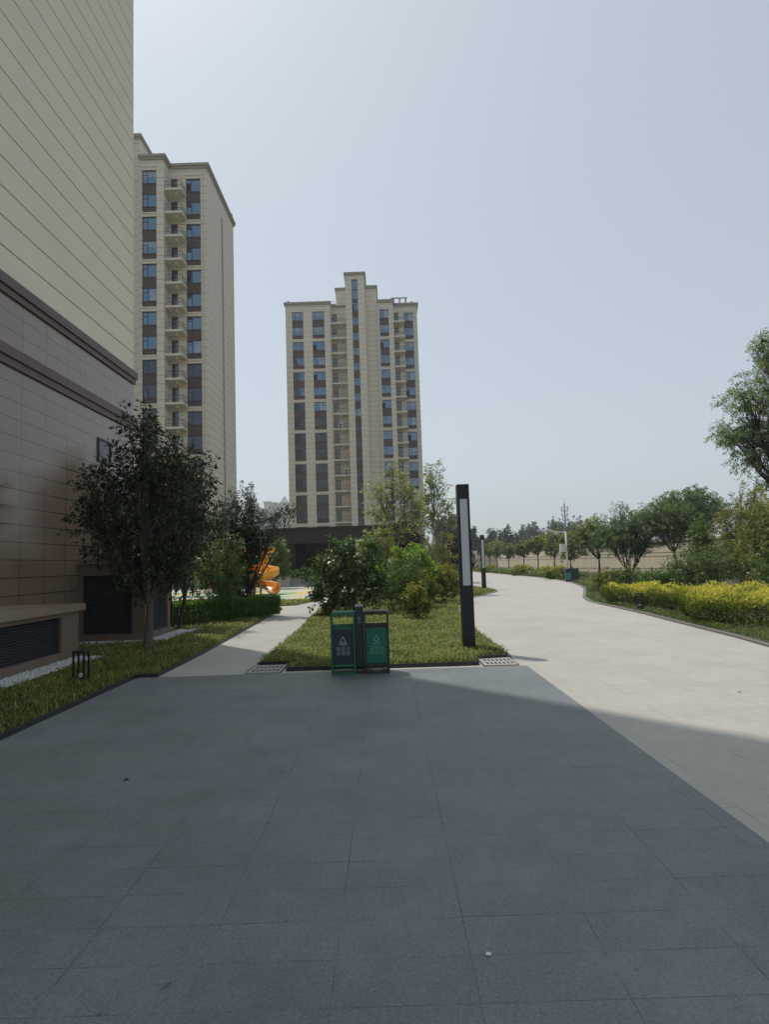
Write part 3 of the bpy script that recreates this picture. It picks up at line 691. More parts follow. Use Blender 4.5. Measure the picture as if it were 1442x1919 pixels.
# --- hazy towers far away between the two
def far_tower(x, y, wd, h, label, seed, tur):
    r = empty('apartment_block', (x, y, 0), label, 'building', 'hazy towers on the skyline')
    b = MB(); b.box(0,wd,0,14,0,h); b.box(wd*.2,wd*.36,-1.2,-.003,0,h+1.5); b.box(wd*.64,wd*.8,-1.2,-.003,0,h+1.5); b.build('wall', M['farwall'], r)
    wv = MB()
    n = int(h/3)
    for i in range(n):
        for (a, c, yy) in ((.03,.17,-.05),(.4,.6,-.05),(.83,.97,-.05),(.23,.33,-1.25),(.67,.77,-1.25)):
            wv.box(wd*a, wd*c, yy, yy+.04, 1+i*3, 2.7+i*3)
    o = wv.build('window_bands', M['farwin'], r); o['kind'] = 'stuff'
    for (u, s, hh, pt) in tur:
        t = MB(); t.box(wd*u, wd*u+s, 2, 2+s, h, h+hh); t.box(wd*u-.6, wd*u+s+.6, 1.4, 2+s+.6, h+hh, h+hh+.7)
        if pt:
            cx, cy = wd*u+s/2, 2+s/2; k = s*.5
            t.add([(cx-k,cy-k,h+hh+.7),(cx+k,cy-k,h+hh+.7),(cx+k,cy+k,h+hh+.7),(cx-k,cy+k,h+hh+.7),(cx,cy,h+hh+.7+s*.9)], [(0,1,4),(1,2,4),(2,3,4),(3,0,4),(3,2,1,0)])
        t.build('turret', M['farwall'], r)
far_tower(-104, 480, 26, 46, 'pale hazy tower with three flat turrets far off behind the left trees', 1, [(.05,5,4,False),(.42,5,5,False),(.8,4,3,False)])
far_tower(-91, 470, 22, 44, 'pale hazy tower with one pointed turret next to the middle tower', 2, [(.2,5,5,False),(.55,6,5,True)])

# --- dark pavilion
pv = empty('pavilion', (-9.2, 50.6, 0), 'dark flat roofed entrance pavilion with steps in front of the middle tower', 'pavilion')
MB().box(-.3,11.6,-.6,9,3.35,4.5).box(-.45,11.75,-.75,9.15,4.5,4.62).build('roof', M['charcoal'], pv)
b = MB(); b.box(.3,1.9,-.2,8.6,.0,3.347); b.box(1.903,11.3,5,8.6,0,3.346); b.box(6.3,6.7,-.2,4.9,0,3.345); b.box(10.9,11.3,-.2,4.997,0,3.344)
for i in range(9): b.box(.36+i*.17,.42+i*.17,-.26,-.203,.75,3.34)
b.build('wall', M['charcoal'], pv)
b = MB(); b.box(1.903,6.297,-.2,4.997,0,.75); b.build('terrace', M['stone'], pv)
dr = MB()
for x in (2.3,3.35,4.4): dr.box(x,x+.07,3.2,3.27,.753,3.34)
dr.box(2.37,4.4,3.2,3.27,3.1,3.34)
do = dr.build('door', M['frame'], pv); MB().box(2.37,4.4,3.22,3.24,.76,3.1).build('pane', M['darkglass'], do)
gl = MB().box(4.6,6.2,.9,.93,.76,3.3).build('window', M['darkglass'], pv); MB().box(4.52,4.6,.86,.96,.753,3.34).box(6.2,6.28,.86,.96,.753,3.34).build('frame', M['grey'], gl)
b = MB()
for i in range(5): b.box(1.7,4.6,-.35-.34*(4-i),-.36-.34*(4-i)+.34+.01 if i < 4 else -.203,0,.15*(i+1))
b.build('steps', M['stone'], pv)
MB().box(.6,1.695,-1.9,-.27,0,.8).build('step_wall', M['stone'], pv, bevel=.02); MB().box(4.605,5.6,-1.9,-.27,0,.8).build('step_wall', M['stone'], pv, bevel=.02)
pw = empty('gate_wing', (-.6, 47, 0), 'beige stone portal with dark opening to the right of the dark pavilion', 'portal')
MB().box(-1.7,1.2,0,3,2.95,3.45).box(.55,1.2,.05,3,0,2.947).box(-1.7,-1.2,.05,3,0,2.947).build('wall', M['fencecap'], pw)
MB().box(-1.197,.547,.6,.7,0,2.945).build('door', M['darkglass'], pw)

# --- beige boundary wall on the right
WP = [(32.5,14),(27.5,35),(23.2,53.5),(19,73.4),(17.2,95),(15.3,120),(11.5,150)]
bw_ = empty('boundary_wall', (23.2,53.5,0), 'long beige rendered wall with dark lines behind the row of small trees', 'wall')
def wall_run(b, off, thick, z0, z1):
    for i in range(len(WP)-1):
        a = Vector((*WP[i],0)); c = Vector((*WP[i+1],0)); d = (c-a).normalized(); n = Vector((-d.y, d.x, 0))  # towards the garden
        p = a-d*.02*(i > 0)+n*off; q = c+n*off; o = Vector((23.2,53.5,0))
        v = [p-o, q-o, q-n*thick-o, p-n*thick-o]
        b.add([(s.x,s.y,z0) for s in v]+[(s.x,s.y,z1) for s in v], [(3,2,1,0),(4,5,6,7),(0,1,5,4),(1,2,6,5),(2,3,7,6),(3,0,4,7)])
b = MB(); wall_run(b, 0, .24, 0, 2.62); b.build('wall', M['fence'], bw_)
b = MB(); wall_run(b, .08, .4, 2.624, 2.8); b.build('cap', M['fencecap'], bw_)
b = MB(); wall_run(b, .03, .026, 2.46, 2.61); b.build('cornice', M['fenceline'], bw_)
for zz in (.38,1.42,1.72):
    b = MB(); wall_run(b, .012, .009, zz, zz+.035); b.build('line', M['fenceline'], bw_)

# ================================================================== STREET FURNITURE
# --- post lamps
def lamp(loc, label, rz=0):
    r = empty('post_lamp', loc, label, 'lamp', 'tall square post lamps', rz)
    b = MB(); h = .105
    b.box(-h,h,-h,h,0,1.16); b.box(-h,h,-h,h,2.69,2.95)
    b.box(-h,-h+.035,-h,h,1.16,2.69); b.box(h-.035,h,-h,h,1.16,2.69); b.box(-h+.035,h-.035,h-.03,h,1.16,2.69)
    b.build('post', M['black'], r, bevel=.004)
    MB().box(-h+.036,h-.036,-h+.012,h-.031,1.161,2.689).build('lamp_panel', M['acrylic'], r)
    MB().box(-.15,.15,-.15,.15,.0,.035).build('base_plate', M['black'], r)
    return r
L1 = lamp((1.395,11.2,0), 'nearer tall black square post lamp with white panel in the lawn corner', R(2))
L2 = lamp((5.23,34.26,0), 'farther black square post lamp with white panel on the tip of the lawn', R(3))
# --- bollard lights
def bollard(loc, label):
    r = empty('bollard_light', loc, label, 'garden light', 'low black garden lights')
    b = MB(); s = .075
    for (x,y) in ((-s,-s),(s,-s),(-s,s),(s,s)): b.box(x-.012,x+.012,y-.012,y+.012,.1,.44)
    b.build('legs', M['black'], r); MB().box(-.09,.09,-.09,.09,.44,.475).build('cap', M['black'], r, bevel=.004)
    MB().box(-.088,.088,-.088,.088,0,.1).build('base', M['black'], r)
    MB().tube([(0,0,.1),(0,0,.15)], .035, 12).build('lamp_lens', M['acrylic'], r)
bollard((-4.42,9.14,.02), 'low black garden light with four legs in the shaded grass by the vent box')
bollard((7.33,18.5,.02), 'low black garden light in the grass before the yellow hedge')

# --- drain grates
def grate(loc, label, rz=0, mirror=1):
    r = empty('drain_cover', loc, label, 'drain cover', 'slotted drain covers in the paving', rz)
    b = MB(); b.box(-.255,.255,-.36,.36,0,.012)
    b.build('slab', M['grate'], r)
    h = MB()
    for i in range(7):
        for yy in (-.17,.12):
            x = -.19+i*.063
            h.add([(x,yy-.08,.0125),(x+.024,yy-.08,.0125),(x+.024,yy+.08,.0125),(x,yy+.08,.0125),(x,yy-.08,.0155),(x+.024,yy-.08,.0155),(x+.024,yy+.08,.0155),(x,yy+.08,.0155)],
                  [(3,2,1,0),(4,5,6,7),(0,1,5,4),(1,2,6,5),(2,3,7,6),(3,0,4,7)])
    h.build('slots', M['hole'], r)
    MB().box(.258,.268,-.36,.36,0,.014).build('rim', M['steel'], r); MB().box(-.268,-.258,-.36,.36,0,.014).build('rim', M['steel'], r)
grate((-1.92,10.0,.004), 'slotted stone drain cover left of the litter bins beside the narrow path')
grate((1.68,10.0,.004), 'slotted stone drain cover right of the litter bins near the tall lamp')

# --- litter bins
def text(body, size, loc, m, parent, name='lettering', ext=.0006):
    cu = bpy.data.curves.new(name, 'FONT'); cu.body = body; cu.size = size; cu.align_x = 'CENTER'; cu.extrude = ext
    o = bpy.data.objects.new(name, cu); COL.objects.link(o)
    bpy.context.view_layer.update()
    me = bpy.data.meshes.new_from_object(o.evaluated_get(bpy.context.evaluated_depsgraph_get()))
    bpy.data.objects.remove(o); me.materials.clear(); me.materials.append(m)
    n = link(name, me, parent, loc); n.rotation_euler = (R(90),0,0); return n
def outline(b, pts, t, y0, y1, closed=True):     # a drawn line of thickness t on the x,z plane
    k = len(pts)
    for i in range(k if closed else k-1):
        a = Vector(pts[i]); c = Vector(pts[(i+1)%k]); d = (c-a).normalized(); n = Vector((-d.y,d.x))*t/2
        q = [a-n-d*t*.4, c-n+d*t*.4, c+n+d*t*.4, a+n-d*t*.4]; b.prism_xz([(p.x,p.y) for p in q], y0, y1)
def icon(b, cx, cz, s, k, y0, y1):
    h = s/2; r = s*.22
    outline(b, [(cx-h+r,cz-h),(cx+h-r,cz-h),(cx+h,cz-h+r),(cx+h,cz+h-r),(cx+h-r,cz+h),(cx-h+r,cz+h),(cx-h,cz+h-r),(cx-h,cz-h+r)], .0034, y0, y1)
    u = h*.55
    shapes = {0:[(-.2,1),(.3,.9),(.1,.2),(.8,-.1),(.3,-.9),(-.6,-.9),(-.3,-.2)], 1:[(-.8,-.4),(-.3,-.8),(.8,.3),(.4,.9)], 2:[(.4,1),(.6,.8),(-.2,-1),(-.5,-.9)],
              3:[(.3,1),(.5,.7),(0,-.6),(-.5,-1),(-.4,-.4)], 4:[(-.6,.5),(0,.9),(.7,.5),(.8,-.3),(.2,-.9),(-.5,-.7),(-.2,0)], 5:[(-.8,.8),(0,.5),(.9,.6),(.4,-.1),(.8,-.8),(-.1,-.5),(-.6,-.9),(-.3,.1)],
              6:[(-.8,-.6),(-.7,.1),(-.2,.3),(.1,-.2),(.7,-.5)], 7:[(-.7,.5),(-.1,.8),(.3,.4),(.9,-.1),(.5,-.7),(-.2,-.5),(-.5,.0)], 8:[(-.9,.2),(.9,.3),(.7,-.3),(-.5,-.3)],
              9:[(-.9,-.5),(-.6,.3),(-.1,.0),(.2,.4),(.9,-.5)], 10:[(-.5,.2),(.3,.5),(.1,-.3)], 11:[(-.8,-.4),(-.1,.7),(.2,.1),(.9,-.3)]}
    b.prism_xz([(cx+px*u, cz+pz*u) for px,pz in shapes[k]], y0, y1)
def bin_half(parent_name, x0, x1, frame_m, panel_m, sym, cn, en, ks, root, handle_side, label=None):
    """open-topped litter compartment: tube frame, door panel with printing, sloping lip"""
    y0, y1, H = -.17, .17, .9; t = .024
    f = MB()
    cab = MB(); wd = x1-x0; cx = (x0+x1)/2
    # rounded hoop frame front+back (front outline and solid sides)
    f.box(x0,x0+t,y0,y1,.02,H-.03); f.box(x1-t,x1,y0,y1,.02,H-.03)
    f.prism_xz([(x0,H-.03),(x0+.03,H),(x1-.03,H),(x1,H-.03),(x1,H-.045),(x0,H-.045)], y0, y1)
    f.box(x0+t,x1-t,y0+.004,y1,.0,.03); f.box(x0+t,x1-t,y0+.006,y0+.05,.11,.145); f.box(x0+t,x1-t,y1-.05,y1-.004,.11,.145)
    f.box(x0,x0+t,y0,y1,0,.0199); f.box(x1-t,x1,y0,y1,0,.0199)
    fo = f.build('frame', frame_m, root, bevel=.004)
    lp = MB(); lp.add([(x0+t,y0+.01,.655),(x1-t,y0+.01,.655),(x1-t,y0+.13,.69),(x0+t,y0+.13,.69),(x0+t,y0+.01,.672),(x1-t,y0+.01,.672),(x1-t,y0+.125,.708),(x0+t,y0+.125,.708)],
           [(3,2,1,0),(4,5,6,7),(0,1,5,4),(1,2,6,5),(2,3,7,6),(3,0,4,7)])
    lp.build('lip', frame_m, root); MB().box(x0+t,x1-t,y1-.05,y1-.01,.652,.7).build('lip', frame_m, root)
    bd = MB(); bd.box(x0+t+.002,x1-t-.002,y0+.03,y1-.012,.147,.65); bd.build('bucket', M['bindark'], root)
    d = MB(); d.box(x0+t+.003,x1-t-.003,y0+.008,y0+.029,.15,.65); do = d.build('door', panel_m, root, bevel=.003)
    hx = x1-t-.035 if handle_side > 0 else x0+t+.02
    MB().box(hx,hx+.014,y0+.003,y0+.0079,.34,.385).build('lock', M['black'], do)
    pr = MB(); ya, yb = y0+.0055, y0+.0079; cz = .462
    if sym == 'tri': outline(pr, [(cx-.044,cz),(cx+.044,cz),(cx,cz+.082)], .008, ya, yb)
    else: outline(pr, [(cx,cz+.085),(cx+.042,cz+.018),(cx+.018,cz+.018),(cx+.012,cz),(cx-.012,cz),(cx-.018,cz+.018),(cx-.042,cz+.018)], .008, ya, yb)
    for i in range(6): icon(pr, cx+(i%3-1)*.07, .372-(i//3)*.066, .047, ks[i], ya, yb)
    pr.build('symbols', M['print'] if sym == 'tri' else M['printdim'], do)
    pm = M['print'] if sym == 'tri' else M['printdim']
    text(cn, .03, (cx,y0+.0075,.425), pm, do); text(en, .0112, (cx,y0+.0075,.411), pm, do)
BIN = empty('litter_bin', (-.43,9.46,.004), 'twin recycling bin with navy and green doors at the plaza edge', 'litter bin', None, R(1.2))
bin_half('a', -.425, -.068, M['binframe'], M['binnavy'], 'tri', '可回收物', 'RECYCLABLE', range(0,6), BIN, 1)
bin_half('b', .062, .425, M['bindark'], M['bingreen'], 'tree', '其他垃圾', 'RESIDUAL WASTE', range(6,12), BIN, -1)
MB().box(-.06,.054,-.13,.15,.1,.965).build('column', M['binnavy'], BIN, bevel=.008)
MB().box(-.062,.056,-.135,.155,.966,.985).tube([(0,0,.985),(0,0,1.0)],.04,14).build('ashtray', M['grey'], BIN)
for zz, kk in ((.80,4),(.74,1)): b = MB(); icon(b, -.003,zz,.042,kk,-.1335,-.1305); b.build('symbol', M['printdim'], BIN)
MB().box(-.067,.061,-.1,.1,.0,.03).build('base', M['bindark'], BIN)
MB().box(.16,.33,-.1,.02,.031,.075).build('tray', M['grey'], BIN, bevel=.008)
# --- far bin and camera pole
B2 = empty('litter_bin', (12.05,41.3,0), 'distant litter bin with teal door beside the white camera pole', 'litter bin')
MB().box(-.42,.42,-.17,.17,0,.85).box(-.06,.06,-.13,.13,.853,.95).build('body', M['binnavy'], B2, bevel=.01)
MB().box(-.4,-.08,-.19,-.173,.14,.6).build('door', mat('teal_paint',(.04,.24,.18),.4), B2)
CP = empty('camera_pole', (12.35,43.2,0), 'white pole with side arm, camera and white box by the far bin', 'pole')
MB().tube([(0,0,0),(0,0,3.35)],[.075,.06],10).build('pole', M['white'], CP, smooth=True)
MB().tube([(0,0,3.3),(-1.05,0,3.38)],.035,8).build('arm', M['white'], CP)
MB().box(-.45,-.09,-.2,.1,1.95,2.5).build('cabinet', M['white'], CP, bevel=.01)
MB().box(-1.35,-.95,-.06,.06,3.42,3.54).box(-.8,-.6,-.06,.06,3.2,3.3).build('camera', M['white'], CP, bevel=.01)
SP = empty('sign_pole', (12.6,88,0), 'thin white pole far along the promenade behind the second lamp', 'pole')
MB().tube([(0,0,0),(0,0,2.75)],[.1,.09],8).build('pole', M['white'], SP); MB().box(-.55,.1,-.1,.1,2.35,2.9).build('cabinet', M['white'], SP)
# --- cell tower
CT = empty('cell_tower', (75,262,0), 'slender grey cell tower with antenna panels above the far trees', 'tower')
MB().tube([(0,0,0),(0,0,24)],[.55,.3],10).tube([(0,0,24),(0,0,27)],[.08,.04],6).build('mast', M['grey'], CT)
for zz, n, rr in ((17.6,6,1.1),(19.5,6,1.2),(21.6,6,1.35)):
    b = MB(); ring = [(rr*math.cos(a),rr*math.sin(a),zz-.8) for a in [2*math.pi*i/12 for i in range(13)]]; b.tube(ring,.09,5,False)
    for i in range(3): a = 2*math.pi*i/3; b.tube([(0,0,zz-.8),(rr*math.cos(a),rr*math.sin(a),zz-.8)],.07,5)
    b.build('platform', M['grey'], CT)
    b = MB()
    for i in range(n):
        a = 2*math.pi*i/n+.3; x, y = rr*math.cos(a), rr*math.sin(a); hh = 1.9 if zz > 20 else 1.2
        b.box(x-.17,x+.17,y-.12,y+.12,zz-.8,zz-.8+hh)
    b.build('antennas', M['grey'], CT)

# --- playground
PG = empty('play_tower', (-7.85,37.2,0), 'orange playground tower with spiral slide behind the hedge', 'play tower')
b = MB()
for (x,y) in ((-.1,-.6),(-.1,.6),(-1.5,-.6),(-1.5,.6),(-3.8,-.6),(-3.8,.6),(-5.4,-.6),(-5.4,.6)): b.tube([(x,y,0),(x,y,3.0)],.055,8)
b.build('posts', M['black'], PG)
MB().box(-1.55,-.05,-.65,.65,1.55,1.63).box(-5.45,-3.75,-.65,.65,1.9,1.98).box(-3.75,-1.55,-.5,.5,1.6,1.66).build('platform', M['bindark'], PG)
for q in ((-1.45,-.15,-.66,-.6,1.63,2.55),(-.1,-.04,-.5,.55,2.2,2.6),(-5.4,-4.9,-.66,-.6,2,3.6),(-4.2,-3.8,-.66,-.6,2,3.2),(-1.55,.3,-.7,.7,2.62,2.76),(.32,.95,-.35,-.28,1.7,2.6),(.9,1.3,-.5,0,2.42,2.74)):
    MB().box(*q).build('panel', M['orange'], PG, bevel=.02)
b = MB()
for cx in (-4.6,):
    b.add([(cx-1.1,-1,3.1),(cx+1.1,-1,3.1),(cx+1.1,1,3.1),(cx-1.1,1,3.1),(cx,0,4.8)], [(0,1,4),(1,2,4),(2,3,4),(3,0,4),(3,2,1,0)])
b.tube([(-5.4,-.6,3.0),(-5.4,-.6,4.6)],.1,8).tube([(-3.8,-.6,3),(-3.8,-.6,4.3)],.1,8)
b.build('roof', M['orange'], PG)
# helical chute: U section swept down 1.4 turns
def chute(cx, cy, rad, z_top, z_bot, a0, turns, half, wall_h, n=56, run=1.1):
    pts = []; 
    for i in range(n+1):
        t = i/n; a = a0+turns*2*math.pi*t; pts.append((Vector((cx+rad*math.cos(a), cy+rad*math.sin(a), z_top+(z_bot-z_top)*t)), Vector((math.cos(a),math.sin(a),0))))
    aend = a0+turns*2*math.pi; sg = 1 if turns > 0 else -1; tn = Vector((-math.sin(aend),math.cos(aend),0))*sg; last = pts[-1]
    for i in range(1,7): pts.append((last[0]+tn*run*i/6-Vector((0,0,.1*i/6)), last[1]))
    prof = [(-half,wall_h),(-half+.03,wall_h+.03),(-half+.07,wall_h),(-half+.12,.14),(-half+.28,.02),(0,0),(half-.28,.02),(half-.12,.14),(half-.07,wall_h),(half-.03,wall_h+.03),(half,wall_h),(half-.05,.1),(half-.24,-.04),(0,-.06),(-half+.24,-.04),(-half+.05,.1)]
    vs = []; fs = []; k = len(prof)
    for p, o in pts:
        for (u, z) in prof: vs.append(p+o*u+Vector((0,0,z)))
    for i in range(len(pts)-1):
        for j in range(k): fs.append((i*k+j, i*k+(j+1)%k, (i+1)*k+(j+1)%k, (i+1)*k+j))
    fs += [tuple(range(k)), tuple(range((len(pts)-1)*k, len(pts)*k))]
    return MB().add(vs, fs)
chute(.55,-.75,.68,1.5,.2,R(175),-1.45,.42,.4,run=.9).build('slide', M['orange'], PG, smooth=True)
MB().tube([(.55,-.75,0),(.55,-.75,2.2)],.07,10).tube([(.2,-1.5,0),(.2,-1.5,.35)],.05,8).build('slide_post', M['orange'], PG)
chute(-1.5,-1.1,.75,1.2,.25,R(100),.5,.4,.3,run=.6).build('slide', M['redorange'], PG, smooth=True)

# ================================================================== PLANTS
# left, in the shade of the close tower
plant('garden_tree', 'dark leaved small tree with forked trunk in the shaded grass by the vent box', 'tree', (-4.75,12.5,0),
      [(-.05,0,3.9,.75,.7,1.0),(-.8,.1,3.1,.75,.6,.8),(-1.05,0,2.6,.5,.5,.5),(.6,.1,3.3,.75,.7,.9),(.95,.2,2.6,.7,.6,.7),(.1,-.3,2.7,.8,.6,.8),(-.35,.3,2.2,.75,.6,.6),(.5,.2,2.0,.6,.6,.6),(-.1,.1,4.4,.42,.42,.55),(-1.15,0,3.35,.35,.3,.32),(.25,0,1.6,.55,.45,.5),(-.3,.1,1.55,.5,.45,.45),(.75,.2,1.55,.5,.45,.5),(-.9,0,2.05,.45,.4,.35),(0,.1,3.3,.6,.6,.6),(-.05,-.15,1.75,.6,.45,.4),(.55,0,1.35,.4,.35,.35)],
      G['dark'], M['bark'], 11, ntips=640, lpt=14, shoot=.5, L=.1, W=.052, stem_r=.085, fork=1.0, stems=1, lean=(.05,0))
plant('garden_tree', 'dark bushy tree behind the forked tree, between tall vent box and hedge', 'tree', (-5.75,16.95,0),
      oval(0,0,3.2,1.2,1.1,1.95,14,3), G['dark'], M['barkdark'], 12, ntips=640, lpt=15, shoot=.45, L=.095, W=.045, stem_r=.06, fork=.9, stems=3)
plant('garden_tree', 'dark loose tree with long side twigs over the right part of the hedge', 'tree', (-4.85,20.6,0),
      [(0,0,3.4,.9,.8,.8),(.5,0,2.7,.9,.8,.8),(-.6,0,2.8,.9,.8,.9),(1.25,.1,3.2,.5,.4,.35),(1.75,.1,3.4,.35,.3,.25),(.1,0,1.9,.95,.8,.8),(.6,.1,2.55,.5,.5,.4),(-.5,.2,1.6,.8,.7,.7),(.3,.1,4.1,.3,.3,.35),(.05,.1,1.3,.5,.5,.6),(-.2,.3,1.0,1.0,.7,.6),(-.1,.3,.8,.6,.5,.5)],
      G['dark'], M['barkdark'], 13, ntips=960, lpt=15, shoot=.42, L=.095, W=.042, stem_r=.06, fork=.8, stems=3)
plant('shrub', 'loose light green shrub rising behind the middle of the hedge', 'shrub', (-5.0,18.95,0),
      oval(0,0,1.45,.95,.7,1.15,9,5), G['mid'], M['barkdark'], 14, ntips=320, lpt=14, shoot=.34, L=.09, W=.045, stem_r=.025, fork=.4, stems=4, trunk_name='stems')
plant('garden_tree', 'round dense dark tree at the left end of the dark pavilion', 'tree', (-8.0,45.5,0),
      oval(0,0,2.15,1.25,1.2,1.75,10,8), G['mid'], M['barkdark'], 15, ntips=420, lpt=14, shoot=.5, L=.16, W=.09, stem_r=.08, fork=.9)
plant('shrub', 'dark shrub mass behind the playground at the far end of the hedge', 'shrub', (-11.5,42.5,0),
      oval(0,0,1.6,2.2,1.2,1.6,10,9), G['mid'], M['barkdark'], 16, ntips=420, lpt=13, shoot=.5, L=.18, W=.1, stem_r=.05, fork=.5, stems=4, trunk_name='stems')
def hedge(name, label, poly, h, m, seed, n, L, W, jag=.07, group=None, cat='hedge', bias=0., topw=.5):
    rg = np.random.default_rng(seed); p = np.array(poly, float); c0 = p.mean(0); root = empty(name, (c0[0], c0[1], .02), label, cat, group); p = p-c0
    k = int(n*topw); a0, a1 = p.min(0), p.max(0)
    x = rg.uniform(a0[0], a1[0], k*4); y = rg.uniform(a0[1], a1[1], k*4); q = in_poly(x, y, [tuple(v) for v in p]); x, y = x[q][:k], y[q][:k]; k = len(x)
    top = np.stack([x, y, h-np.abs(rg.normal(0,.07,k))], 1)
    j = n-k; e = np.roll(p,-1,0)-p; el = np.linalg.norm(e, axis=1); ei = rg.choice(len(p), j, p=el/el.sum()); f = rg.uniform(0,1,(j,1))
    nrm = np.stack([e[:,1], -e[:,0]], 1)/el[:,None]; ar = .5*np.sum(p[:,0]*np.roll(p[:,1],-1)-np.roll(p[:,0],-1)*p[:,1]); nrm = nrm*(1 if ar > 0 else -1)
    xy = p[ei]+e[ei]*f-nrm[ei]*np.abs(rg.normal(0,.08,(j,1))); zz = rg.uniform(.03,1,j)**.85*h
    lump = 1+1.5*np.sin(xy[:,0]*3.6+seed)*np.sin(xy[:,1]*3.1+seed*1.7)
    xy = xy+nrm[ei]*(jag*1.3*lump*np.sin(zz/h*2.6))[:,None]
    P = np.concatenate([top, np.column_stack([xy, zz])]); O = np.concatenate([np.tile([0,0,1.],(k,1)), np.column_stack([nrm[ei]*.8, .35+.4*zz/h])])
    P[:,2] *= 1+jag/h*(np.sin(P[:,0]*4.1+seed)*np.sin(P[:,1]*3.7)+.6*np.sin(P[:,0]*9+P[:,1]*7)); P[:,2] = np.maximum(.03, P[:,2])
    A = O*.7+rg.normal(0,.5,P.shape)+np.array([0,0,.3])
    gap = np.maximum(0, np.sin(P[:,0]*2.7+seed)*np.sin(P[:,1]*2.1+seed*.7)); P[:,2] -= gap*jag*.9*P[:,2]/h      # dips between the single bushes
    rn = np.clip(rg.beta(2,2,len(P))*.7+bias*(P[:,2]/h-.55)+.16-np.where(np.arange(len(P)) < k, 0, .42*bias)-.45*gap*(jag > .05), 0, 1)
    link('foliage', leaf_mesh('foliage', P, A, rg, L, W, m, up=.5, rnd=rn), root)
    paths = []; x, y = scatter([tuple(v*.96) for v in p], rg, 9)
    for bx, by in zip(x, y):
        b0 = np.array([bx,by,-.02]); e_ = b0+np.array([rg.normal(0,.1), rg.normal(0,.1), h*rg.uniform(.7,.98)])
        paths.append((curve(b0,e_,rg.normal(0,.04,3),4), np.linspace(.011,.004,4), 4))
    V, F = grow_tubes(paths); link('stems', np_mesh('stems', V, [F], 4, M['barkdark']), root)
    return root
hedge('hedge', 'clipped dark green box hedge left of the narrow path', [(-5.8,17.45),(-3.52,20.6),(-4.4,21.6),(-7.0,18.4)], .62, G['hedge'], 21, 34000, .06, .036, .02, bias=.3)

# centre island
plant('shrub', 'large glossy dark green shrub right behind the litter bins', 'shrub', (-1.05,19.6,0),
      [(-.3,0,1.6,.75,.7,.65),(.45,.1,1.6,.7,.7,.7),(-.75,0,1.05,.75,.6,.6),(.2,-.2,.9,.8,.6,.6),(-.55,0,.55,.85,.6,.45),(-1.35,0,1.35,.45,.35,.2),(-1.7,0,1.45,.25,.2,.15),(.75,.1,.8,.5,.5,.6),(-.2,0,2.15,.4,.35,.3),(.5,.1,2.2,.4,.35,.3),(-.95,0,1.7,.3,.3,.3),(-.62,0,2.4,.2,.2,.18)],
      G['glossy'], M['barkdark'], 31, ntips=560, lpt=13, shoot=.36, L=.12, W=.07, stem_r=.035, fork=.35, stems=4, droop=.35, trunk_name='stems')
plant('shrub', 'bright yellow green leafy shrub behind the glossy dark one', 'shrub', (.75,24.2,0),
      oval(0,0,1.35,1.2,.9,1.1,9,4,.38,.72), G['bright'], M['barkdark'], 32, ntips=340, lpt=13, shoot=.42, L=.13, W=.085, stem_r=.03, fork=.4, stems=4, droop=.35, trunk_name='stems')
plant('shrub', 'dense fine leaved mid green shrub between glossy shrub and yellow tinged ones', 'shrub', (.35,20.8,0),
      oval(.1,0,.95,1.0,.8,.95,9,6,.5), G['mid'], M['barkdark'], 33, ntips=520, lpt=16, shoot=.3, L=.075, W=.022, stem_r=.025, fork=.25, stems=5, droop=.2, trunk_name='stems')
plant('shrub', 'small yellow tipped shrub nearest to the litter bins on the lawn', 'shrub', (.68,17.3,0),
      oval(.1,0,.62,.5,.45,.58,8,7,.45), G['copper'], M['barkdark'], 34, ntips=240, lpt=12, shoot=.26, L=.065, W=.035, stem_r=.018, fork=.2, stems=4, trunk_name='stems', bias=(.7,.35))
plant('shrub', 'rounded yellow topped shrub beside the tall lamp, farther back on the lawn', 'shrub', (2.0,24.3,0),
      oval(0,0,.85,.95,.8,.7,9,2,.48), G['copper'], M['barkdark'], 35, ntips=360, lpt=14, shoot=.28, L=.085, W=.045, stem_r=.022, fork=.25, stems=5, trunk_name='stems', bias=(.65,.4))
plant('shrub', 'yellow green shrub squeezed between the two yellow tipped shrubs', 'shrub', (1.1,21.4,0),
      oval(0,0,.75,.75,.6,.65,8,12,.48), G['copper'], M['barkdark'], 36, ntips=320, lpt=13, shoot=.28, L=.075, W=.04, stem_r=.02, fork=.25, stems=4, trunk_name='stems', bias=(.6,.25))
plant('airy_tree', 'tall thin pale leaved tree with open crown left of the tower edge', 'tree', (.55,29.5,0),
      [(-.1,0,5.2,1.0,.8,.8),(-.95,0,4.9,.7,.6,.6),(.75,0,4.7,.65,.6,.8),(-.5,0,4.0,.8,.6,.7),(.6,0,3.7,.7,.6,.6),(-1.1,.1,3.9,.45,.4,.4),(.0,0,5.9,.5,.5,.4),(1.1,0,4.0,.4,.4,.5),(.1,0,3.1,.9,.6,.5)],
      G['airy'], M['bark'], 41, ntips=300, lpt=9, shoot=.5, L=.13, W=.07, stem_r=.055, fork=2.9, stems=1, droop=.3)
plant('airy_tree', 'tall thin pale leaved tree with leaning stems against open sky by the tower', 'tree', (2.15,30.5,0),
      [(.15,0,5.7,.5,.5,.7),(.45,0,5.0,.6,.5,.6),(-.2,0,4.6,.5,.5,.7),(.9,0,4.2,.5,.4,.5),(.1,0,3.8,.5,.5,.6),(1.1,0,3.5,.4,.3,.3),(.55,0,6.2,.28,.28,.35),(-.25,0,3.4,.4,.4,.4)],
      G['airy'], M['barkpale'], 42, ntips=260, lpt=9, shoot=.45, L=.13, W=.07, stem_r=.05, fork=2.4, stems=2, lean=(-.05,0), spread=.16, droop=.3)
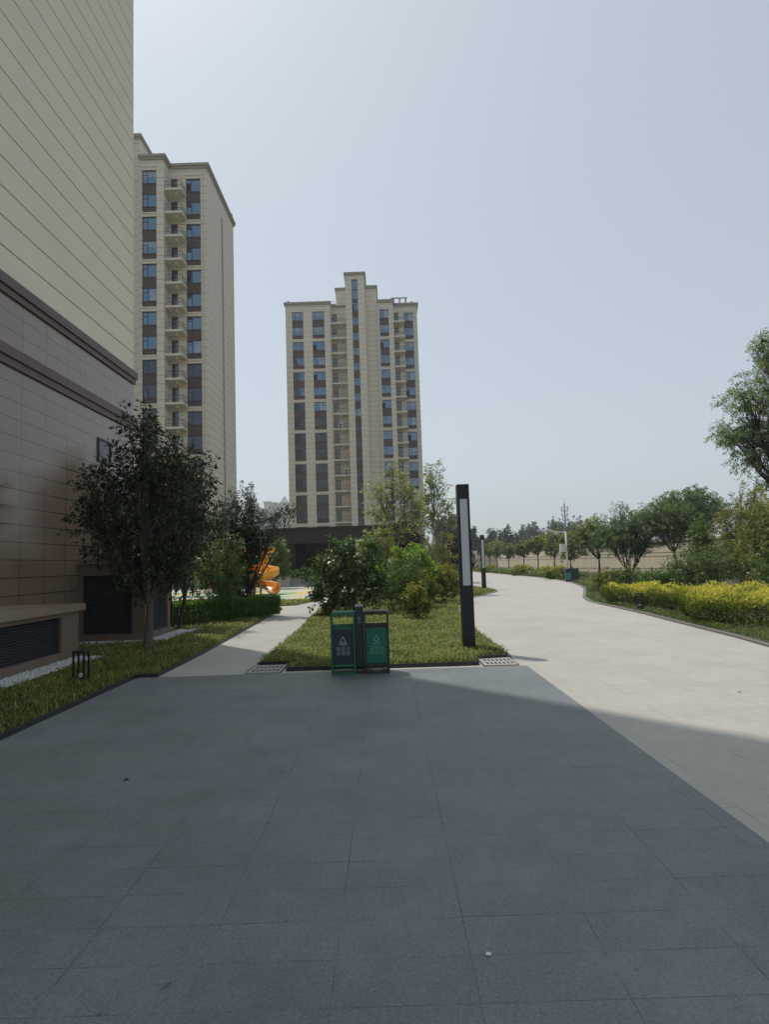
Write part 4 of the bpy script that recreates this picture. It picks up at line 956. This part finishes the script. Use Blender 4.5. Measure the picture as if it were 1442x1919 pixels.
plant('purple_tree', 'dark purple leaved tree below the thin pale trees by the pavilion', 'tree', (1.15,36,0),
      oval(0,0,2.6,1.5,1.2,1.6,10,14,.5), G['purple'], M['barkdark'], 43, ntips=420, lpt=13, shoot=.5, L=.13, W=.075, stem_r=.06, fork=.9, stems=2)
plant('purple_tree', 'dark purple leaved round tree to the left of the nearer lamp post', 'tree', (5.0,45.5,0),
      oval(0,0,2.0,1.5,1.3,1.7,10,15,.5), G['purple'], M['barkdark'], 44, ntips=420, lpt=13, shoot=.5, L=.17, W=.09, stem_r=.07, fork=.8)
plant('shrub', 'olive brown loose shrub below the leaning pale stems', 'shrub', (2.6,32.5,0),
      oval(0,0,1.6,1.05,.9,1.4,9,17,.5), G['olive'], M['barkdark'], 45, ntips=320, lpt=13, shoot=.4, L=.12, W=.05, stem_r=.03, fork=.5, stems=4, trunk_name='stems')
plant('shrub', 'low dark green shrub at the foot of the purple tree by the lamp', 'shrub', (4.2,40.5,0),
      oval(0,0,.6,1.3,.9,.62,8,18,.5), G['mid'], M['barkdark'], 46, ntips=260, lpt=12, shoot=.35, L=.14, W=.08, stem_r=.03, fork=.3, stems=4, trunk_name='stems')
plant('shrub', 'grey green sapling shrub in front of the pavilion roof corner', 'shrub', (-.3,31,0),
      oval(0,0,2.5,.85,.7,.95,8,19,.5), G['airy'], M['bark'], 47, ntips=220, lpt=11, shoot=.4, L=.13, W=.06, stem_r=.03, fork=1.1, stems=3, trunk_name='stems')

# right bank
yh = 'yellow hedges on the right bank'
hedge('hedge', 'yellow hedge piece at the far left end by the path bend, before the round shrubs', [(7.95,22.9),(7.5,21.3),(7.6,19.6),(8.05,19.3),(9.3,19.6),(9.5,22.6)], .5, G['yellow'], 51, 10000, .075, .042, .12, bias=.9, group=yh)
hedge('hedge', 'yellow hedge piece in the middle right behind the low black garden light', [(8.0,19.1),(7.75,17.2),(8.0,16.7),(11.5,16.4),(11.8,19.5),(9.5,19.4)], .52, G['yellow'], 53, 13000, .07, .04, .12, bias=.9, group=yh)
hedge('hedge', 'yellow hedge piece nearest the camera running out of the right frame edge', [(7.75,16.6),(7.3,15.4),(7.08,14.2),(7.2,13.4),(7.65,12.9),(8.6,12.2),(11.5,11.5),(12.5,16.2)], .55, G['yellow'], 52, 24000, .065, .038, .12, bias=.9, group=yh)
plant('shrub', 'clipped round dark green shrub with brownish skirt beyond the yellow hedge', 'shrub', (10.5,28.3,0), oval(0,0,.6,.95,.85,.62,9,22,.55), G['mid'], M['barkdark'], 54, ntips=320, lpt=15, shoot=.2, L=.08, W=.045, stem_r=.03, fork=.2, stems=4, trunk_name='stems')
plant('shrub', 'rounded reddish brown shrub left of the clipped round ones', 'shrub', (9.5,27.8,0), oval(0,0,.45,.7,.6,.5,8,23,.55), G['olive'], M['barkdark'], 55, ntips=220, lpt=14, shoot=.2, L=.08, W=.045, stem_r=.02, fork=.15, stems=4, trunk_name='stems')
plant('shrub', 'clipped dome shaped bright green shrub right of the dark round one', 'shrub', (11.3,25.6,0), oval(0,0,.55,1.05,.9,.6,9,24,.55), G['hedge'], M['barkdark'], 56, ntips=380, lpt=15, shoot=.2, L=.08, W=.045, stem_r=.02, fork=.2, stems=4, trunk_name='stems')
plant('shrub', 'feathery light green shrub rising above the yellow hedge', 'shrub', (12.9,25.4,0), oval(0,0,1.0,1.5,1.2,1.0,10,25,.5), G['mid'], M['barkdark'], 57, ntips=480, lpt=16, shoot=.4, L=.11, W=.035, stem_r=.03, fork=.3, stems=4, droop=.4, trunk_name='stems')
plant('shrub', 'large olive brown shrub at the right edge above the yellow hedge', 'shrub', (13.9,22.3,0), oval(0,0,1.95,1.75,1.4,1.95,14,26,.5), G['olive'], M['barkdark'], 58, ntips=1000, lpt=16, shoot=.4, L=.1, W=.055, stem_r=.04, fork=.5, stems=5, trunk_name='stems')
plant('shrub', 'tall copper tinged shrub with bare twigs left of the large olive one', 'shrub', (15.2,26.3,0), oval(0,0,2.2,1.35,1.1,2.15,12,27,.5), G['olive'], M['barkdark'], 59, ntips=800, lpt=15, shoot=.45, L=.1, W=.05, stem_r=.04, fork=.6, stems=5, trunk_name='stems')
plant('shrub', 'dark narrow upright tree shrub standing before the beige wall', 'shrub', (15.0,30.0,0), oval(0,0,1.9,.75,.7,1.5,9,28,.5), G['mid'], M['barkdark'], 60, ntips=320, lpt=13, shoot=.35, L=.13, W=.06, stem_r=.05, fork=.6, stems=2, trunk_name='stems')
plant('shrub', 'light green low shrub under the right frame edge behind the hedge', 'shrub', (12.6,19.9,0), oval(0,0,.95,1.6,1.0,.95,9,29,.5), G['mid'], M['barkdark'], 61, ntips=600, lpt=14, shoot=.35, L=.09, W=.05, stem_r=.03, fork=.3, stems=4, trunk_name='stems')
plant('locust_tree', 'tall feathery leaved tree leaning in at the right frame edge', 'tree', (19.6,30,0),
      [(0,0,10.0,2.0,1.8,2.0),(-1.9,0,8.9,1.5,1.3,1.1),(1.8,0,9,1.6,1.5,1.5),(-2.3,.2,7.3,1.5,1.2,.8),(-.6,0,7.4,1.8,1.6,1.2),(-2.0,0,6.0,1.3,1.1,.6),(.9,0,6.2,1.7,1.4,1.0),(-.9,0,11.6,.9,.8,.8),(.2,.1,5.0,1.2,1.0,.5),(-2.9,0,7.0,.7,.6,.35),(-1.2,0,4.7,.9,.8,.3)],
      G['locust'], M['barkdark'], 62, ntips=1350, lpt=24, shoot=.62, L=.12, W=.045, stem_r=.17, fork=3.4, droop=.6, upw=.15)
# small trees along the wall
wall_trees = [(14.9,91,4.1,1.0,'third'),(15.2,87,4.2,1.15,''),(15.6,80.5,3.7,1.0,''),(16.0,73.5,3.8,.95,''),(16.2,67.5,4.15,1.05,''),(16.45,61.8,4.55,1.4,''),(16.4,56.3,3.9,1.25,'')]
wl = ['small round wall side tree farthest along the row beside the second lamp','pale topped small tree with a trunk next to the farthest one','small dark wall side tree third from the far end','small light wall side tree with clear trunk in the middle of the row',
      'two lobed dark small tree left of the pale topped tree by the camera pole','pale topped round tree on a slim trunk just left of the camera pole','small tree half hidden behind the white camera pole']
for i, (x, y, h, r_, _) in enumerate(wall_trees):
    plant('small_tree', wl[i], 'tree', (x,y,0), oval(0,0,h-r_*1.02,r_*1.12,r_,r_*1.05,8,60+i,.5), G['kolr'], M['barkdark'], 70+i, ntips=200, lpt=11, shoot=.4, L=.2, W=.12, stem_r=.07, fork=h-2.1*r_, group='small trees along the beige wall', droop=.3, bias=(.62,.3 if i in (1,5) else .12))
plant('small_tree', 'pale flowering tree right of the camera pole with leaning dark trunk', 'tree', (17.0,50.5,0), oval(-.5,0,3.2,1.65,1.3,1.65,10,80,.5), G['kolr'], M['barkdark'], 80, ntips=460, lpt=12, shoot=.42, L=.15, W=.09, stem_r=.09, fork=1.4, droop=.3, bias=(.65,.3))
plant('garden_tree', 'wide dark green tree with spreading low limbs before the beige wall', 'tree', (16.9,44.0,0),
      oval(0,0,3.0,2.5,1.9,1.75,14,81,.5)+[(-.4,0,4.9,.7,.6,.7),(.9,0,4.4,.5,.5,.5)], G['fine'], M['barkdark'], 81, ntips=950, lpt=15, shoot=.45, L=.13, W=.055, stem_r=.11, fork=.7, stems=3, spread=.1)
plant('garden_tree', 'green tree with slanting slim trunk standing clear against the wall', 'tree', (19.4,42.0,0), oval(-.3,0,3.75,2.2,1.7,1.45,12,82,.5), G['kolr'], M['bark'], 82, ntips=700, lpt=14, shoot=.45, L=.14, W=.07, stem_r=.09, fork=1.7, lean=(-.25,0), bias=(.6,.05))
plant('locust_tree', 'big blue green tree standing outside the beige wall', 'tree', (31.8,66,0), oval(0,0,6.0,4.8,3.2,2.8,15,83,.44), G['fine'], M['barkdark'], 83, ntips=900, lpt=16, shoot=.9, L=.28, W=.12, stem_r=.2, fork=2.5, droop=.5)
# yellow shrubs on the far bank
for i, (x, y, r_, lab) in enumerate(((12.9,47.3,.95,'bright yellow shrub at the foot of the white camera pole'),(13.3,60.5,1.1,'bright yellow shrub alone in the dark grass bank farther along'),(13.0,79,1.2,'yellow shrub farthest along the bank beside the second lamp'))):
    plant('shrub', lab, 'shrub', (x-.4,y,0), oval(0,0,.5,r_*1.25,r_*.8,.55,8,90+i,.5), G['yellow'], M['barkdark'], 90+i, ntips=240, lpt=12, shoot=.3, L=.14, W=.08, stem_r=.03, fork=.2, stems=4, group='yellow shrubs on the far bank', trunk_name='stems', bias=(.5,.5))
plant('shrub', 'dark green shrub between yellow shrub and far litter bin', 'shrub', (12.7,43.9,0), oval(0,0,.4,.6,.5,.42,7,95,.5), G['dark'], M['barkdark'], 95, ntips=140, lpt=12, shoot=.25, L=.12, W=.06, stem_r=.02, fork=.15, stems=3, trunk_name='stems')
# far poplar line
rp = random.Random(4)
pop = [(826,968,150),(838,958,150),(851,963,150),(866,990,150),(884,985,160),(921,988,190),(945,985,160),(962,1000,170),(974,986,230),(985,983,235),(998,976,225),(1008,985,240),(1024,984,215),(1036,968,210),(1046,976,215),(1060,974,220),(1072,969,215),(1084,970,220),(1097,976,225),(1112,983,230),(895,1004,200),(908,1006,220),(1130,985,200),(1150,990,210)]
ORD = ['first','second','third','fourth','fifth','sixth','seventh','eighth','ninth','tenth','eleventh','twelfth']
def poplar_label(px):                            # said by the landmark it stands next to
    xs = sorted(p[0] for p in pop)
    for lo, hi, txt, rev in ((0,865,'poplar tree to the left of the nearer post lamp, counted from it',True),(865,903,'poplar tree between the two post lamps, counted from the nearer one',False),
                        (903,985,'poplar tree to the right of the farther post lamp, counted from it',False),(985,1057,'poplar tree to the left of the cell tower, counted from it',True),(1057,2000,'poplar tree to the right of the cell tower, counted from it',False)):
        if lo <= px < hi:
            q = sorted([v for v in xs if lo <= v < hi], reverse=rev); return ORD[q.index(px)]+' '+txt
for i, (px, py, d) in enumerate(pop):
    x = (px-721)/1180*d; hz = 1055-.0323*(px-725); h = 1.6+(hz-py)/1180*d; r_ = h*(.17 if d > 180 else .2)*rp.uniform(.85,1.2)
    lab = poplar_label(px)
    plant('poplar_tree', lab, 'tree', (x,d,0), oval(0,0,h*.56,r_,r_,h*.44,11,120+i,.46,.66), G['pine'], M['barkdark'], 120+i, ntips=230, lpt=10, shoot=1.0, L=.62, W=.36, stem_r=.2, fork=h*.3, group='poplars in the far tree line', upw=.9, droop=.1)
tl = MB(); 
# far wood behind everything, reads as one mass
rg = np.random.default_rng(77); n = 16000
a = rg.uniform(0,1,n); X = -40+330*a; Y = 285+rg.uniform(0,20,n)+30*np.sin(a*7); hh = 8+2.2*np.sin(a*31)+1.6*np.sin(a*83+1)+1.2*np.sin(a*190)
P = np.stack([X,Y,rg.uniform(0,1,n)**.7*hh],1); A = rg.normal(0,.6,(n,3))+np.array([0,0,.6])
fw = link('woods', leaf_mesh('woods', P, A, rg, 1.6, 1.0, G['pine'])); tag(fw, kind='stuff')
# far bank of dark ornamental grass
tag(lawn_grass('ornamental_grass', [(12.2,44.5),(12.75,52),(12.65,62),(12.5,84),(12.2,97),(14.4,97),(15.2,72),(15.6,56),(14.6,45)], [(44,98,55,.5,.06)], G['grass_deep'], 9), kind='stuff')

# fallen leaves on the paving
fl = [(-2.05,4.96,.05,'dark curled leaf alone on the shaded dark slabs'),(1.05,9.0,.03,'tiny dry leaf beside the right drain cover'),(3.96,7.3,.05,'brown dry leaf on the sunlit pale paving')]
for i, (x, y, s, lab) in enumerate(fl):
    b = MB(); b.add([(-s*.5,0,.004),(0,-s*.25,.012),(s*.6,0,.006),(0,s*.25,.016),(0,0,.004)], [(0,1,4),(1,2,4),(2,3,4),(3,0,4)])
    o = b.build('fallen_leaf', M['barkdark'], None, loc=(x,y,.006)); o.rotation_euler = (0,0,1.1*i+.4); tag(o, lab, 'leaf', 'dry leaves on the paving')

o = MB().prism([(-.012,-.008),(.01,-.012),(.014,.006),(-.004,.013)], 0, .004).build('paper_scrap', M['print'], None, loc=(.36,2.69,.006)); tag(o, 'tiny white paper scrap on the dark slabs in the right foreground', 'litter')
o = MB().tube([(-.022,0,.004),(0,.004,.005),(.024,-.002,.004)], .0022, 6).build('pale_twig', M['barkpale'], None, loc=(-.9,2.56,.006)); o.rotation_euler = (0,0,1.0); tag(o, 'short pale twig lying on a slab joint in the left foreground', 'twig')
# ------------------------------------------------------------------ haze
hz = MB(); hz.box(-GS-40,GS+40,-340,2240,-1.1,66)
hm = bpy.data.materials.new('haze'); hm.use_nodes = True; t = hm.node_tree; t.nodes.remove(t.nodes['Principled BSDF'])
pvn = t.nodes.new('ShaderNodeVolumePrincipled'); pvn.inputs['Color'].default_value = (.86,.91,.96,1); pvn.inputs['Density'].default_value = .0005; pvn.inputs['Anisotropy'].default_value = .2
t.links.new(pvn.outputs[0], t.nodes['Material Output'].inputs['Volume'])
tag(hz.build('haze', hm), kind='stuff')
